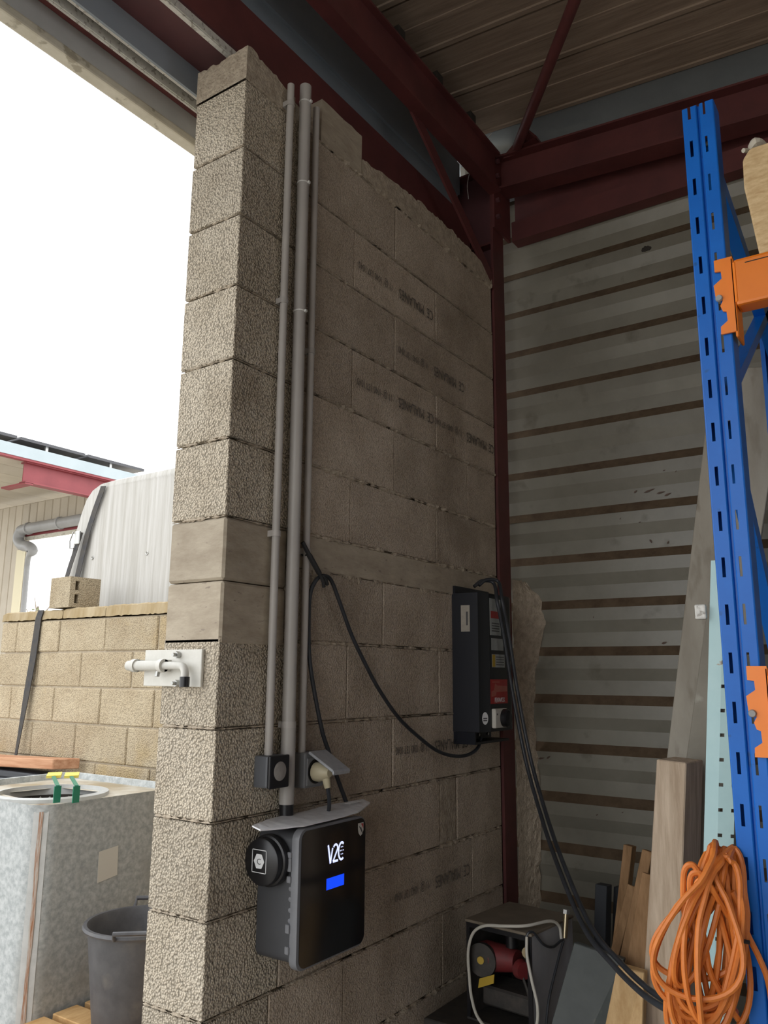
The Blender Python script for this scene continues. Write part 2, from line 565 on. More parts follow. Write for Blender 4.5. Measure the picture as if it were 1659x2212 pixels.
heightcap('mortar_cap', -.2, .001, -.002, .205, 3.0165, lambda t: 3.125 - .03 * t, .010, 'mortar', wall)
heightcap('mortar_cap', -.2, .002, .33, .545, 3.0165, 3.168, .003, 'concrete', wall, .03)
heightcap('mortar_cap', -.2, .004, .549, YE, 3.0165, lambda t: 3.085 + .035 * math.sin(t * 3), .008, 'mortar', wall)
heightcap('mortar_cap', -.2, -.02, .205, .33, 3.0165, 3.10, .008, 'mortar', wall)


def bead(y0, y1, z, hmax, proud, drip=0., x=.0, m='mortar'):
    vs, fs = [], []
    n = int((y1 - y0) / .009)
    lo = 0
    for i in range(n + 1):
        y = y0 + (y1 - y0) * i / n
        lo = .55 * lo + .45 * random.random()
        k = max(0., (lo - .25)) * 1.6
        up_, dn = hmax * k * random.uniform(.6, 1.1), hmax * k * random.uniform(.6, 1.3) + drip * (random.random() ** 2) * k
        pr = x + proud * k * random.uniform(.6, 1.2)
        vs += [(x - .004, y, z + up_), (pr, y, z + up_ * .3), (pr * .9, y, z - dn * .5), (x - .004, y, z - dn)]
    for i in range(n):
        for k in range(3):
            fs.append((i * 4 + k, i * 4 + k + 1, i * 4 + 4 + k + 1, i * 4 + 4 + k))
    return MB().add(vs, fs).build('mortar_joint', m, wall, smooth=True)


for z, h, pr in ((3.017, .012, .010), (2.806, .006, .004), (2.601, .006, .004), (2.394, .007, .004), (2.187, .011, .008), (1.972, .012, .008),
                 (1.768, .012, .008), (1.47, .010, .004), (1.253, .008, .005), (1.041, .008, .006), (.828, .009, .007), (.622, .008, .006), (.403, .010, .008), (.19, .010, .008)):
    bead(.26, YE - .01, z, h * 1.25, pr * 1.3)
    bead(.0, .23, z, h * .6, pr * .5)
bead(.25, YE - .01, 1.672, .004, .006, drip=.05)


def bead_end(z, hmax, proud):
    vs, fs = [], []
    n = 22
    for i in range(n + 1):
        x = -.198 + .196 * i / n
        k = random.random() * (0 if i in (0, n) else 1)
        vs += [(x, .002, z + hmax * k), (x, .001 - proud * k, z), (x, .002, z - hmax * k * random.random())]
    for i in range(n):
        for k in range(2):
            fs.append((i * 3 + k, i * 3 + k + 1, i * 3 + 3 + k + 1, i * 3 + 3 + k))
    return MB().add(vs, fs).build('mortar_joint', 'mortar', wall, smooth=True)


for z in (2.806, 2.601, 2.394, 2.187, 1.972, 1.768, 1.447, 1.253, 1.041, .828, .622, .403, .19):
    bead_end(z, .007, .004)


# stamped lettering, printed upside down on some blocks
def stamp(key, ystart, zc, parent_key, big=True):
    p = BL[parent_key]
    loc = Vector((.0042, ystart, zc + .018))
    o = text('stamp', 'CE  MIALANES', .052, loc, (0, -1, 0), (0, 0, -1), 'stamp', p, sx=.70, ext=.0002)
    o.matrix_parent_inverse = Matrix.Translation(-p.location)
    o2 = text('stamp', '11 @  1040 137 1040', .034, Vector((.0042, ystart - .27, zc + .012)), (0, -1, 0), (0, 0, -1), 'stamp', p, sx=.66, ext=.0002)
    o2.matrix_parent_inverse = Matrix.Translation(-p.location)


stamp(0, 1.005, 2.690, (12, 2))
stamp(0, 1.240, 2.480, (11, 2))
stamp(0, 1.005, 2.290, (10, 2))
stamp(0, 1.485, 2.290, (10, 3))
stamp(0, 1.235, 1.150, (5, 2))
stamp(0, 1.235, .725, (3, 2))

# mortar squeezed out beside the steel column, over the metal sheet
ms = MB()
vs, fs = [], []
nz, nu = 60, 7
for i in range(nz + 1):
    z = 1.77 * i / nz
    wd = .038 + .008 * math.sin(z * 9) + random.uniform(-.005, .005)
    if z > 1.42:
        wd += .042 * max(0, 1 - abs(z - 1.62) / .17) + random.uniform(0, .012)
    if z > 1.70:
        wd *= max(.15, (1.79 - z) / .09)
    for k in range(nu + 1):
        t = k / nu
        vs.append((.012 + wd * t, 1.61 + .12 * t ** .5 + random.uniform(-.006, .006), z + random.uniform(-.006, .006)))
for i in range(nz):
    for k in range(nu):
        a = i * (nu + 1) + k
        fs.append((a, a + 1, a + nu + 2, a + nu + 1))
ms.add(vs, fs)
ms.build('mortar_splash', 'mortar', wall)

# ---- corrugated metal wall at the back
YB = 1.726
PIT = .18772
Z0 = 3.3407


def sheet_piece(zlo, zhi, dy):
    """profile repeats every PIT; dusty ledges face up"""
    zs = []
    i = 40
    prof = [(0, 0.), (.036, .017), (.092, .017), (.138, 0.)]
    k = math.floor((zlo - Z0) / PIT) - 1
    pts = []
    while Z0 + k * PIT < zhi + PIT:
        for dz, d in prof:
            pts.append((Z0 + k * PIT + dz, d))
        k += 1
    pts = [p for p in pts if zlo - 1e-4 <= p[0] <= zhi + 1e-4]
    mb = MB()
    X = (-.25, 4.6)
    vs, fs, mi = [], [], []
    for (z, d) in pts:
        for x in X:
            vs.append((x, YB + dy + d, z))
    for i in range(len(pts) - 1):
        up_ = pts[i][1] < pts[i + 1][1]
        mb.add([vs[2 * i], vs[2 * i + 1], vs[2 * i + 3], vs[2 * i + 2]], [(0, 1, 2, 3)], 1 if up_ else 0)
    return mb


wb = thing('wall_back', (1.5, YB + .06, 0), None, None)
tag(wb, kind='structure')
backing = MB().box(-.3, 4.6, YB + .06, YB + .10, 0, 4.2)
backing.build('backing', 'plaster', wb)
edges = [Z0 - 1 * PIT, Z0 - 7 * PIT, Z0 - 13 * PIT]
cuts = [4.2, edges[0] + .037, edges[1] + .037, edges[2] + .037, 0.]
for i in range(4):
    sheet_piece(cuts[i + 1] - (.037 if i < 3 else 0), cuts[i] + .001, .0025 * i).build('metal_sheet', ['sheet', 'dust'], wb)
hm = MB()
hc = at(1395, 537, 1, YB - .002)
for k in range(9):
    a = k * .7
    hm.lathe((hc.x + .018 * math.cos(a) * random.uniform(.3, 1), YB + .0, hc.z + .010 * math.sin(a) * random.uniform(.3, 1)), [(0, -.0015), (.006, -.001), (.007, .004)], 8, axis='y')
hm.build('rust_hole', 'dark', wb)
sc = MB()
for (px, py, l_, a_) in ((1400, 1058, .05, .25), (1425, 1062, .035, .1), (1440, 1066, .03, .3), (1370, 1060, .018, .6), (1403, 1168, .018, -1.2), (1440, 1170, .014, 1.), (1170, 1638, .03, .15), (1185, 1636, .02, .5), (1155, 1632, .008, 1),
                         (1282, 1333, .009, 1.4), (1432, 1388, .022, .25), (1345, 1755, .01, .4), (1290, 1760, .012, .6), (1460, 1018, .01, 1.), (1435, 1016, .012, .2), (1382, 1128, .012, .3), (1340, 1120, .01, .9)):
    p_ = at(px, py, 1, YB - .001)
    dz_ = (p_.z - Z0) / PIT
    dz_ = (dz_ - math.floor(dz_)) * PIT
    off = .017 * min(1, dz_ / .036) if dz_ < .092 else .017 * max(0, (.138 - dz_) / .046)
    u_ = V(math.cos(a_), 0, math.sin(a_)) * l_ / 2
    n_ = V(-math.sin(a_), 0, math.cos(a_)) * min(.004, l_ * .2)
    c_ = V(p_.x, YB + off - .0012, p_.z)
    sc.add([c_ - u_, c_ - u_ * .3 + n_, c_ + u_ * .5 + n_ * .6, c_ + u_, c_ + u_ * .2 - n_ * .7, c_ - u_ * .5 - n_], [(0, 1, 2, 3, 4, 5)])
sc.build('scuff_marks', 'scuff', wb)

# ---- far walls of the hall, behind and beside the viewer
struct('wall_right', MB().box(8.9, 9.1, -4, 1.9, 0, 4), 'plaster')

struct('wall_front', MB().box(2.4, 9, -4.1, -3.9, 0, 3.55), 'plaster')

# ---- roof boards
ce = thing('ceiling', (1, 0, 3.8), None, None)
tag(ce, kind='structure')
zr = lambda x: 3.797 - .085 * x
y = 1.5235 + .2725 - .27
yb = 1.54
ylist = [1.54, 1.251, .9785]
while ylist[-1] > -4.1:
    ylist.append(ylist[-1] - .2725)
for a, b in zip(ylist[1:], ylist[:-1]):
    q = MB()
    x0, x1 = -.5, 9.1
    q.hexa([(x0, a + .004, zr(x0)), (x1, a + .004, zr(x1)), (x1, b - .004, zr(x1)), (x0, b - .004, zr(x0)),
            (x0, a + .004, zr(x0) + .04), (x1, a + .004, zr(x1) + .04), (x1, b - .004, zr(x1) + .04), (x0, b - .004, zr(x0) + .04)])
    # raised welt along the joint
    for (yy, hh) in ((b - .02, .006), (a + .13, .003)):
        q.hexa([(x0, yy - .01, zr(x0) - hh), (x1, yy - .01, zr(x1) - hh), (x1, yy + .01, zr(x1) - hh), (x0, yy + .01, zr(x0) - hh),
                (x0, yy - .014, zr(x0) + .002), (x1, yy - .014, zr(x1) + .002), (x1, yy + .014, zr(x1) + .002), (x0, yy + .014, zr(x0) + .002)])
    q.build('roof_panel', 'roof', ce)
cover = MB()
cover.hexa([(-.6, -4.3, zr(-.6) + .05), (9.2, -4.3, zr(9.2) + .05), (9.2, 1.9, zr(9.2) + .05), (-.6, 1.9, zr(-.6) + .05),
            (-.6, -4.3, zr(-.6) + .08), (9.2, -4.3, zr(9.2) + .08), (9.2, 1.9, zr(9.2) + .08), (-.6, 1.9, zr(-.6) + .08)])
cover.build('roof_cover', 'bluegrey', ce)

# curved zinc flashing between roof and back wall
fl = MB()
prof = []
for k in range(13):
    a = math.radians(90 * k / 12)
    prof.append((1.535 + .17 * math.sin(a), -.004 - .13 * (1 - math.cos(a))))
prof.append((1.708, -.26))
vs, fs = [], []
for (yy, dz) in prof:
    for x in (-.2, 4.6):
        vs.append((x, yy, zr(x) + dz))
for i in range(len(prof) - 1):
    fs.append((2 * i, 2 * i + 1, 2 * i + 3, 2 * i + 2))
fl.add(vs, fs)
tag(fl.build('roof_flashing', 'zinc', smooth=True), 'curved zinc flashing under the roof boards along the back wall', 'flashing')

# ---- steel frame
c = thing('steel_column', (-.08, 1.555, 0), 'dark red steel column in the corner between block wall and metal sheet', 'column')
MB().box(-.002, .010, 1.505, 1.605, 0, 3.62).build('flange', 'red', c)
MB().box(-.19, -.002, 1.551, 1.559, 0, 3.62).build('web', 'redplate', c)
MB().box(-.20, -.19, 1.505, 1.605, 0, 3.62).build('flange', 'red', c)
MB().box(-.19, -.002, 1.506, 1.55, 3.23, 3.24).build('stiffener', 'red', c)
MB().box(-.19, -.002, 1.506, 1.55, 3.60, 3.61).build('stiffener', 'red', c)
t = thing('steel_rafter', (1.5, 1.58, 3.4), 'sloping dark red steel rafter under the zinc flashing, bolted to the column', 'beam')
b_ = MB()
ibeam(b_, (.022, 1.58, zr(.022) - .2135), (4.6, 1.58, zr(4.6) - .2135), .165, .10, (0, 0, 1), (0, 1, 0))
b_.build('i_beam', 'red', t)
b_ = MB().box(.0105, .022, 1.50, 1.66, 3.30, 3.70)
b_.build('end_plate', 'red', t)
for zz in (3.36, 3.44, 3.56, 3.63):
    MB().cyl((.022, 1.525, zz), (.038, 1.525, zz), .011, 6).build('bolt', 'redplate', t)
b_ = MB()
b_.box(.03, 4.6, 1.655, 1.665, 3.30, 3.395)
b_.box(.03, 4.6, 1.665, 1.72, 3.30, 3.31)
b_.box(.03, 4.6, 1.665, 1.72, 3.386, 3.395)
b_.box(.03, 4.6, 1.695, 1.703, 3.395, 3.60)
tag(b_.build('steel_rail', 'red'), 'horizontal dark red steel channel fixed to the top of the metal wall', 'beam')
t = thing('eave_beam', (0, 0, 3.46), 'dark red steel beam running above the block wall below the roof edge', 'beam')
b_ = MB()
ibeam(b_, (.028, -4, 3.555), (.028, 1.5, 3.555), .19, .055, (0, 0, 1), (1, 0, 0))
b_.build('i_beam', 'red', t)
for yy in (.706, .978, 1.251, .434):
    MB().box(.03, .056, yy - .022, yy + .022, 3.651, 3.685).build('clip', 'dark', t)  # dark blocks added to imitate the dark notches at the roof panel joints
b_ = MB()
d_ = Vector((0, .47, -.39)).normalized()
b_.bar((.0, .84, 3.50), (.0, 1.50, 2.95 + .11), Vector((0, d_.z, -d_.y)) * .05, (.01, 0, 0))
tag(b_.build('diagonal_brace', 'red'), 'short flat red brace from the eave beam down to the column', 'brace')
t = thing('roof_brace', (.13, 1.52, 3.64), 'red steel tube brace crossing below the roof boards to the corner gusset', 'brace')
MB().tube([(.135, 1.51, 3.655), (.63, .91, 3.655), (1.9, -.63, 3.60)], .021, 10).build('tube', 'red', t, smooth=True)
gp = MB()
gp.prism([(.05, 1.545, 3.66), (.10, 1.545, 3.70), (.19, 1.45, 3.70), (.23, 1.50, 3.66), (.23, 1.56, 3.66)], (0, 0, -.012))
gp.build('gusset', 'red', t)

# ---- lintel above the opening, sliding door rails
YL0, YL1 = -4., 1.5
t = thing('lintel_fascia', (-.36, -1.5, 3.02), 'grey door fascia with a chipped beige lower lip above the opening', 'fascia')
MB().box(-.385, -.372, YL0, YL1, 3.02, 3.80).build('panel', 'bluegrey', t)
MB().box(-.372, -.350, YL0, YL1, 3.045, 3.20).build('inner_panel', 'fascia', t)
MB().box(-.390, -.346, YL0, YL1, 3.018, 3.046).build('lip', 'lip', t, bevel=.006, seg=2)
tag(MB().box(-.348, -.312, YL0, YL1, 3.118, 3.130).box(-.348, -.340, YL0, YL1, 3.13, 3.3).build('angle_iron', 'red'), 'thin red angle iron between the fascia and the door rails', 'angle')


def channel(x0, x1, z0, z1, label):
    m_ = MB()
    m_.box(x0, x1, YL0, YL1, z0, z1)
    m_.box(x0 + .003, x1 - .003, YL0, YL1, z0 - .004, z0)
    return tag(m_.build('door_rail', 'galv'), label, 'rail', 'sliding door rails')


channel(-.309, -.296, 3.098, 3.128, 'galvanised sliding door rail nearest the beige lip')
channel(-.278, -.262, 3.112, 3.140, 'mottled galvanised sliding door rail, second from the beige lip')
channel(-.118, -.098, 3.160, 3.184, 'plain grey rail just left of the block pillar top')
tag(MB().box(-.258, -.25, YL0, YL1, 3.10, 3.19).build('rail_cover', 'bluegrey'), 'blue grey strip behind the sliding door rails', 'strip')
t = thing('lintel_beam', (-.175, -1.5, 3.185), 'dark red steel lintel beam over the opening and the block wall', 'beam')
MB().box(-.25, -.1, YL0, YL1, 3.186, 3.196).build('bottom_flange', 'redplate', t)
MB().box(-.18, -.17, YL0, YL1, 3.196, 3.36).build('web', 'red', t)
MB().box(-.25, -.1, YL0, YL1, 3.36, 3.37).build('top_flange', 'red', t)
MB().box(-.108, -.1, YL0, YL1, 3.196, 3.36).build('face_plate', 'red', t)
up_sheet = MB()
zz = 3.371
k = 0
while zz < 3.78:
    x = -.16 + (.012 if k % 2 else 0)
    up_sheet.box(x - .02, x, YL0, 1.5, zz, min(zz + .155, 3.79))
    zz += .145
    k += 1
tag(up_sheet.build('upper_cladding', 'bluegrey'), 'blue grey sheet cladding between lintel and eave beam', 'cladding')

# loose wire by the corner
tag(MB().tube(smoothpath([at(1062, 288, 1, 1.48), at(1040, 318, 1, 1.47), at(1022, 350, 1, 1.46), at(1010, 395, 1, 1.46), at(1012, 430, 1, 1.47)]), .0016, 5).build('loose_wire', 'galv', smooth=True),
    'thin loose wire curling at the top corner by the column', 'wire')

# ================================================================== things on the block wall
def conduit(name, y0, y1, x, z0, z1, r, clips, label, ties=(), black=None):
    t = thing(name, (x, y0, z0), label, 'conduit', 'grey conduits on the block wall')
    yy = lambda z: y0 + (y1 - y0) * (z - z0) / (z1 - z0)
    MB().cyl((x, yy(z0), z0), (x, yy(z1), z1), r, 20).build('tube', 'pvc', t, smooth=True)
    for z in clips:
        q = MB()
        q.tube([(x, yy(z), z - .008), (x, yy(z), z + .008)], r + .0022, 18)
        q.box(0.001, x, yy(z) - .012, yy(z) + .004, z - .008, z + .008)
        q.build('clip', 'pvc', t, smooth=True)
    for z in ties:
        q = MB()
        q.tube([(x, yy(z), z - .002), (x, yy(z), z + .002)], r + .0014, 18)
        q.box(x + r - .002, x + r + .006, yy(z) - .001, yy(z) + .006, z - .0035, z + .0035)
        q.build('tie', 'tie', t)
    return t


conduit('conduit', .166, .163, .020, 1.184, 3.095, .0105, [3.03, 2.405, 1.745], 'thin grey conduit ending in the dark switch box')
t = conduit('conduit', .233, .222, .026, 1.060, 3.127, .0175, [1.255], 'thick middle grey conduit ending in a black sleeve above the charger', ties=[3.07, 2.80, 2.395])
MB().cyl((.026, .2335, 1.0215), (.026, .233, 1.062), .0182, 20).build('sleeve', 'black', t, smooth=True)
MB().cyl((.026, .233, 1.06), (.026, .2325, 1.255), .0190, 20).build('lower_sleeve', 'pvc', t, smooth=True)
conduit('conduit', .297, .285, .018, 1.180, 3.097, .0098, [1.715, 2.3], 'thin grey conduit running down to the socket with open lid')

# ---- switch
t = thing('light_switch', (0, .17, 1.11), 'dark grey surface switch box with a round worn button', 'switch')
MB().box(.001, .047, .134, .206, 1.108, 1.184).build('box', 'switchgrey', t, bevel=.006, seg=2)
MB().box(.048, .056, .1335, .2065, 1.1065, 1.185).build('front_plate', 'black', t, bevel=.004, seg=2)
MB().lathe((.056, .171, 1.147), [(0.0, .0022), (.018, .002), (.023, .0), (.0232, -.001)], 26, axis='x').build('button', 'button', t, smooth=True)

# ---- socket, lid lifted, plug in
t = thing('wall_socket', (0, .33, 1.09), 'grey surface socket with its lid lifted over a cream plug', 'socket')
MB().box(.001, .040, .286, .362, 1.092, 1.182).build('box', 'switchmid', t, bevel=.005, seg=2)
MB().box(.040, .044, .290, .358, 1.097, 1.168).build('front_frame', 'switchmid', t, bevel=.002)
MB().lathe((.0445, .324, 1.133), [(0, .0), (.027, 0), (.031, .002), (.031, -.002)], 24, axis='x').build('recess', 'black', t, smooth=True)
lid = MB()
hinge = Vector((.046, .324, 1.180))
out = Vector((.080, 0, -.043))
lo = [hinge + V(0, -.036, 0), hinge + V(0, .036, 0), hinge + out + V(0, .034, 0), hinge + out + V(0, -.034, 0)]
lid.quadslab(lo, (.0035, 0, .0065))
lid.build('lid', 'lidgrey', t, bevel=.002)
q = MB().quadslab([hinge + out + V(0, -.034, 0), hinge + out + V(0, .034, 0), hinge + out + V(.0035, .034, .0065), hinge + out + V(.0035, -.034, .0065)], (.003, 0, -.006))
q.build('lid_catch', 'lidgrey', t)
t = thing('power_plug', (.08, .324, 1.12), 'cream angled plug with black lead pushed into the grey socket', 'plug')
MB().lathe((.046, .324, 1.132), [(0, 0), (.024, 0), (.025, .012), (.018, .036), (.011, .046), (0, .047)], 20, axis='x').build('plug_body', 'cream', t, smooth=True)
MB().tube([(.074, .324, 1.130), (.080, .326, 1.112), (.082, .329, 1.094)], [.012, .0105, .0085], 12).build('strain_relief', 'cream', t, smooth=True)
MB().tube(smoothpath([(.082, .329, 1.094), (.080, .338, 1.07), (.070, .352, 1.04), (.055, .36, 1.00), (.03, .363, .93)]), .0052, 8).build('lead', 'cable', t, smooth=True)

# ---- wallbox charger
Y0, Y1, ZB, ZT = .154, .424, .708, 1.020
t = thing('wall_charger', (0, .29, ZB), 'dark grey wall charger with glossy black door, white logo and blue screen', 'charger')
yc, zc = (Y0 + Y1) / 2, (ZB + ZT) / 2
pr = [(0.001, yc + u, zc + v) for u, v in rrect(.252, .292, .022)]
MB().prism(pr, (.112, 0, 0)).build('body', 'charcoal', t, bevel=.002, smooth=True)
dr = [(.1145, yc + u, zc + v) for u, v in rrect(Y1 - Y0, ZT - ZB, .026, 8)]
door = MB().prism(dr, (.0225, 0, 0)).build('door', 'bezel', t, bevel=.003, seg=2, smooth=True)
gl = [(.1372, yc + .003 + u, zc + v) for u, v in rrect(Y1 - Y0 - .012, ZT - ZB - .010, .022, 8)]
MB().prism(gl, (.0012, 0, 0)).build('glass', 'gloss', door)
XF = .1387
lg = MB()


def stroke(mb, pts, wd, x=XF + .0006):
    P = [Vector((x, p[0], p[1])) for p in pts]
    n = len(P)
    L_, R_ = [], []
    for i in range(n):
        d = (P[min(i + 1, n - 1)] - P[max(i - 1, 0)]).normalized()
        s_ = Vector((1, 0, 0)).cross(d) * wd / 2
        L_.append(P[i] + s_)
        R_.append(P[i] - s_)
    vs = L_ + R_
    mb.add(vs, [(i, i + 1, n + i + 1, n + i) for i in range(n - 1)])


by, bz, hh = .2615, .926, .044
stroke(lg, [(by + .002, bz + hh), (by + .0120, bz)], .0058)
stroke(lg, [(by + .0118, bz + .001), (by + .0200, bz + hh * .80)], .0050)
arc2 = [(by + .0318 + .0085 * math.cos(math.radians(a)), bz + .0330 + .0085 * math.sin(math.radians(a))) for a in range(160, -46, -15)]
stroke(lg, arc2 + [(by + .0225, bz + .0035)], .0050)
stroke(lg, [(by + .0215, bz + .0028), (by + .0425, bz + .0028)], .0056)
arcc = [(by + .0565 + .0125 * math.cos(math.radians(a)), bz + .0225 + .0200 * math.sin(math.radians(a))) for a in range(52, 311, 12)]
stroke(lg, arcc, .0054)
for (u, v) in ((-.0015, .0095), (.0045, .0095), (-.005, .001), (.001, .001), (.007, .001), (-.0015, -.0075), (.0045, -.0075)):
    lg.add([(XF + .0006, by + .0565 + u + .0017 * math.cos(a * math.pi / 4), bz + .0225 + v + .0017 * math.sin(a * math.pi / 4)) for a in range(8)], [tuple(range(8))])
tag(lg.build('logo', 'logo', door), 'glowing white V2C lettering')
tag(MB().box(XF, XF + .0006, .2600, .3300, .867, .893).build('screen', 'screen', door), 'lit blue display bar')
st = MB().prism([(XF, .388, 1.004), (XF, .411, 1.004), (XF, .411, .985), (XF, .406, .976), (XF, .398, .972), (XF, .391, .979), (XF, .388, .990)], (.0006, 0, 0))
st = st.build('badge', 'stickerw', door)
MB().prism([(XF + .0006, .400, 1.002), (XF + .0006, .4095, 1.002), (XF + .0006, .4095, .990)], (.0004, 0, 0)).build('badge_mark', 'redlab', st)
for k in range(3):
    MB().prism([(XF + .0006, .391 + k * .004, .996 - k * .002), (XF + .0006, .3925 + k * .004, .997 - k * .002), (XF + .0006, .405 + k * .001, .981 - k * .001), (XF + .0006, .4035 + k * .001, .980 - k * .001)], (.0004, 0, 0)).build('badge_line', 'print', st)
for (z0, z1) in ((.925, .955), (.955, .968), (.79, .81), (.745, .762), (.90, .915)):
    MB().box(.104, .1165, Y0 - .004, Y0 + .012, z0, z1).build('hinge', 'bezel', t, bevel=.0015)
for k, z in enumerate((.885, .862, .838, .815)):
    MB().lathe((.108, Y0 + .0085, z), [(0, -.002), (.005, -.0015), (.006, .001)], 10, axis='y').build('screw_cap', 'bezel', t)
cap = MB().lathe((.050, Y0 + .010, .944), [(0, -.046), (.049, -.046), (.053, -.043), (.0535, -.026), (.058, -.024), (.0595, -.020), (.0595, -.008), (.056, 0)], 40, axis='y').build('socket_cap', 'black', t, smooth=True)
yl = Y0 + .010 - .0465
lc = Vector((.046, yl, .946))
fr = MB()
s_ = .022
for a, b in (((-s_, -s_ * 1.15), (s_, -s_ * 1.15)), ((s_, -s_ * 1.15), (s_, s_ * 1.15)), ((s_, s_ * 1.15), (-s_, s_ * 1.15)), ((-s_, s_ * 1.15), (-s_, -s_ * 1.15))):
    pa, pb = lc + V(a[0], 0, a[1]), lc + V(b[0], 0, b[1])
    d = (pb - pa).normalized()
    fr.bar(pa - d * .0008, pb + d * .0008, Vector((0, 1, 0)).cross(d) * .0016, (0, .0006, 0))
fr.build('label_frame', 'white', cap)
MB().prism([lc + V(.0165 * math.cos(math.radians(a)), 0, .0185 * math.sin(math.radians(a))) for a in range(0, 360, 60)], (0, -.0006, 0)).build('hexagon', 'white', cap)
text('letter_c', 'C', .019, lc + V(0, -.001, -.0068), (1, 0, 0), (0, 0, 1), 'print', cap, align='CENTER', ext=.0002)
for yy in (.19, .39):
    MB().cyl((.012, yy, 1.002), (.012, yy, 1.012), .006, 8).build('fixing', 'charcoal', t)

# ---- booklet in plastic lying on the charger
bk = MB()
a0, a1 = V(.060, .05, 1.0225), V(.075, .535, 1.0225)
vs, fs = [], []
N_ = 16
for i in range(N_ + 1):
    s = i / N_
    yy = .058 + .462 * s
    lift = .006 + .004 * abs(2 * s - 1) ** 2 + .010 * max(0, s - .6)
    half = .052 * min(1, .25 + 3.2 * min(s, 1 - s))
    cx = .088 - .018 * s
    for (dx, dz) in ((-half, .004), (half, -.002), (half, .001), (-half, .0075)):
        vs.append((cx + dx, yy, 1.0205 + lift + dz + random.uniform(-.0006, .0006)))
for i in range(N_):
    for k in range(4):
        fs.append((i * 4 + k, i * 4 + (k + 1) % 4, i * 4 + 4 + (k + 1) % 4, i * 4 + 4 + k))
fs += [(3, 2, 1, 0), tuple(N_ * 4 + k for k in range(4))]
t = tag(bk.add(vs, fs).build('booklet', 'paper'), 'thin booklet in clear plastic lying across the top of the wall charger', 'booklet')
for k in range(4):
    MB().box(.060, .080, .43 + k * .015, .438 + k * .015, 1.0409 + k * .0004, 1.0419 + k * .0004).build('print', 'white', t)

# ---- forklift battery charger with red label
t = thing('battery_charger', (.05, 1.28, 1.15), 'tall black battery charger with red label and rotary switch on the block wall', 'charger')
hexp = [(0.001, 1.132), (.100, 1.140), (.118, 1.190), (.118, 1.355), (.098, 1.405), (0.001, 1.405)]
pts0 = [(x, yy, 1.192) for x, yy in hexp]
pts1 = [(x, yy, 1.672) for x, yy in hexp]
bd = MB()
bd.add(pts0 + pts1, [(5, 4, 3, 2, 1, 0), (6, 7, 8, 9, 10, 11), (0, 1, 7, 6)], 0)
bd.add(pts0 + pts1, [(1, 2, 8, 7), (2, 3, 9, 8), (3, 4, 10, 9), (4, 5, 11, 10)], 1)
bd.build('housing', ['navy', 'navyf'], t)
MB().box(.001, .012, 1.135, 1.40, 1.150, 1.191).build('bracket', 'navy', t)
MB().box(.001, .085, 1.137, 1.143, 1.150, 1.191).build('bracket', 'navy', t)
MB().box(.012, .085, 1.143, 1.400, 1.150, 1.158).build('bracket', 'navyf', t)
MB().box(.001, .012, 1.137, 1.40, 1.673, 1.700).build('bracket', 'navy', t)
for yy in (1.175, 1.30, 1.37):
    MB().cyl((.012, yy, 1.172), (.016, yy, 1.172), .005, 8).build('screw', 'steel', t)
XL = .1182


def label_on(name, y0, y1, z0, z1, m, parent=t, x=XL, th=.0006):
    return MB().box(x, x + th, y0, y1, z0, z1).build(name, m, parent)


l1 = label_on('label', 1.196, 1.282, 1.525, 1.655, 'sticker')
label_on('label_band', 1.204, 1.276, 1.585, 1.610, 'redlab', l1, XL + .0006)
for k in range(4):
    label_on('label_line', 1.210, 1.270, 1.538 + k * .009, 1.542 + k * .009, 'print', l1, XL + .0006, .0003)
label_on('label', 1.205, 1.300, 1.472, 1.514, 'sticker')
l2 = label_on('label', 1.208, 1.308, 1.412, 1.458, 'sticker')
label_on('label_band', 1.210, 1.232, 1.414, 1.456, 'yellow', l2, XL + .0006, .0004)
for k in range(4):
    label_on('label_line', 1.240, 1.302, 1.420 + k * .009, 1.423 + k * .009, 'print', l2, XL + .0006, .0003)
l3 = label_on('red_label', 1.192, 1.326, 1.286, 1.370, 'redlab')
tag(l3, 'red label with white FENWICK lettering')
MB().prism([(XL + .0007, 1.198, 1.310), (XL + .0007, 1.232, 1.314), (XL + .0007, 1.236, 1.326), (XL + .0007, 1.322, 1.328), (XL + .0007, 1.322, 1.347), (XL + .0007, 1.244, 1.349), (XL + .0007, 1.228, 1.356), (XL + .0007, 1.216, 1.332), (XL + .0007, 1.198, 1.328)], (.0003, 0, 0)).build('label_band', 'redpale', l3)
text('lettering', 'FENWICK', .023, (XL + .0009, 1.222, 1.291), (0, 1, 0), (0, 0, 1), 'white', l3, sx=.80, ext=.0002)
label_on('label_line', 1.204, 1.262, 1.359, 1.363, 'redpale', l3, XL + .0007, .0003)
MB().box(XL, XL + .016, 1.196, 1.290, 1.204, 1.270).build('switch_plate', 'stickerw', t, bevel=.003)
MB().lathe((XL + .016, 1.262, 1.237), [(0, .020), (.026, .019), (.031, .014), (.031, 0)], 24, axis='x').build('rotary_knob', 'black', t, smooth=True)
MB().box(XL + .016, XL + .0165, 1.206, 1.214, 1.248, 1.254).build('switch_mark', 'print', t)
# round sticker on the bevelled facet
fn = Vector((.05, -.018, 0)).normalized()
fc = Vector((.109, 1.165, 1.238)) + fn * .0008
fd = Vector((.018, .05, 0)).normalized()
rs = MB().prism([fc + fd * .014 * math.cos(a * math.pi / 10) + V(0, 0, .021 * math.sin(a * math.pi / 10)) for a in range(20)], fn * .0005).build('round_sticker', 'white', t)
for k in (-1, 0):
    MB().bar(fc + fd * -.009 + V(0, 0, k * .007) + fn * .0008, fc + fd * .009 + V(0, 0, k * .007) + fn * .0008, V(0, 0, .004), fn * .0004).build('sticker_line', 'print', rs)
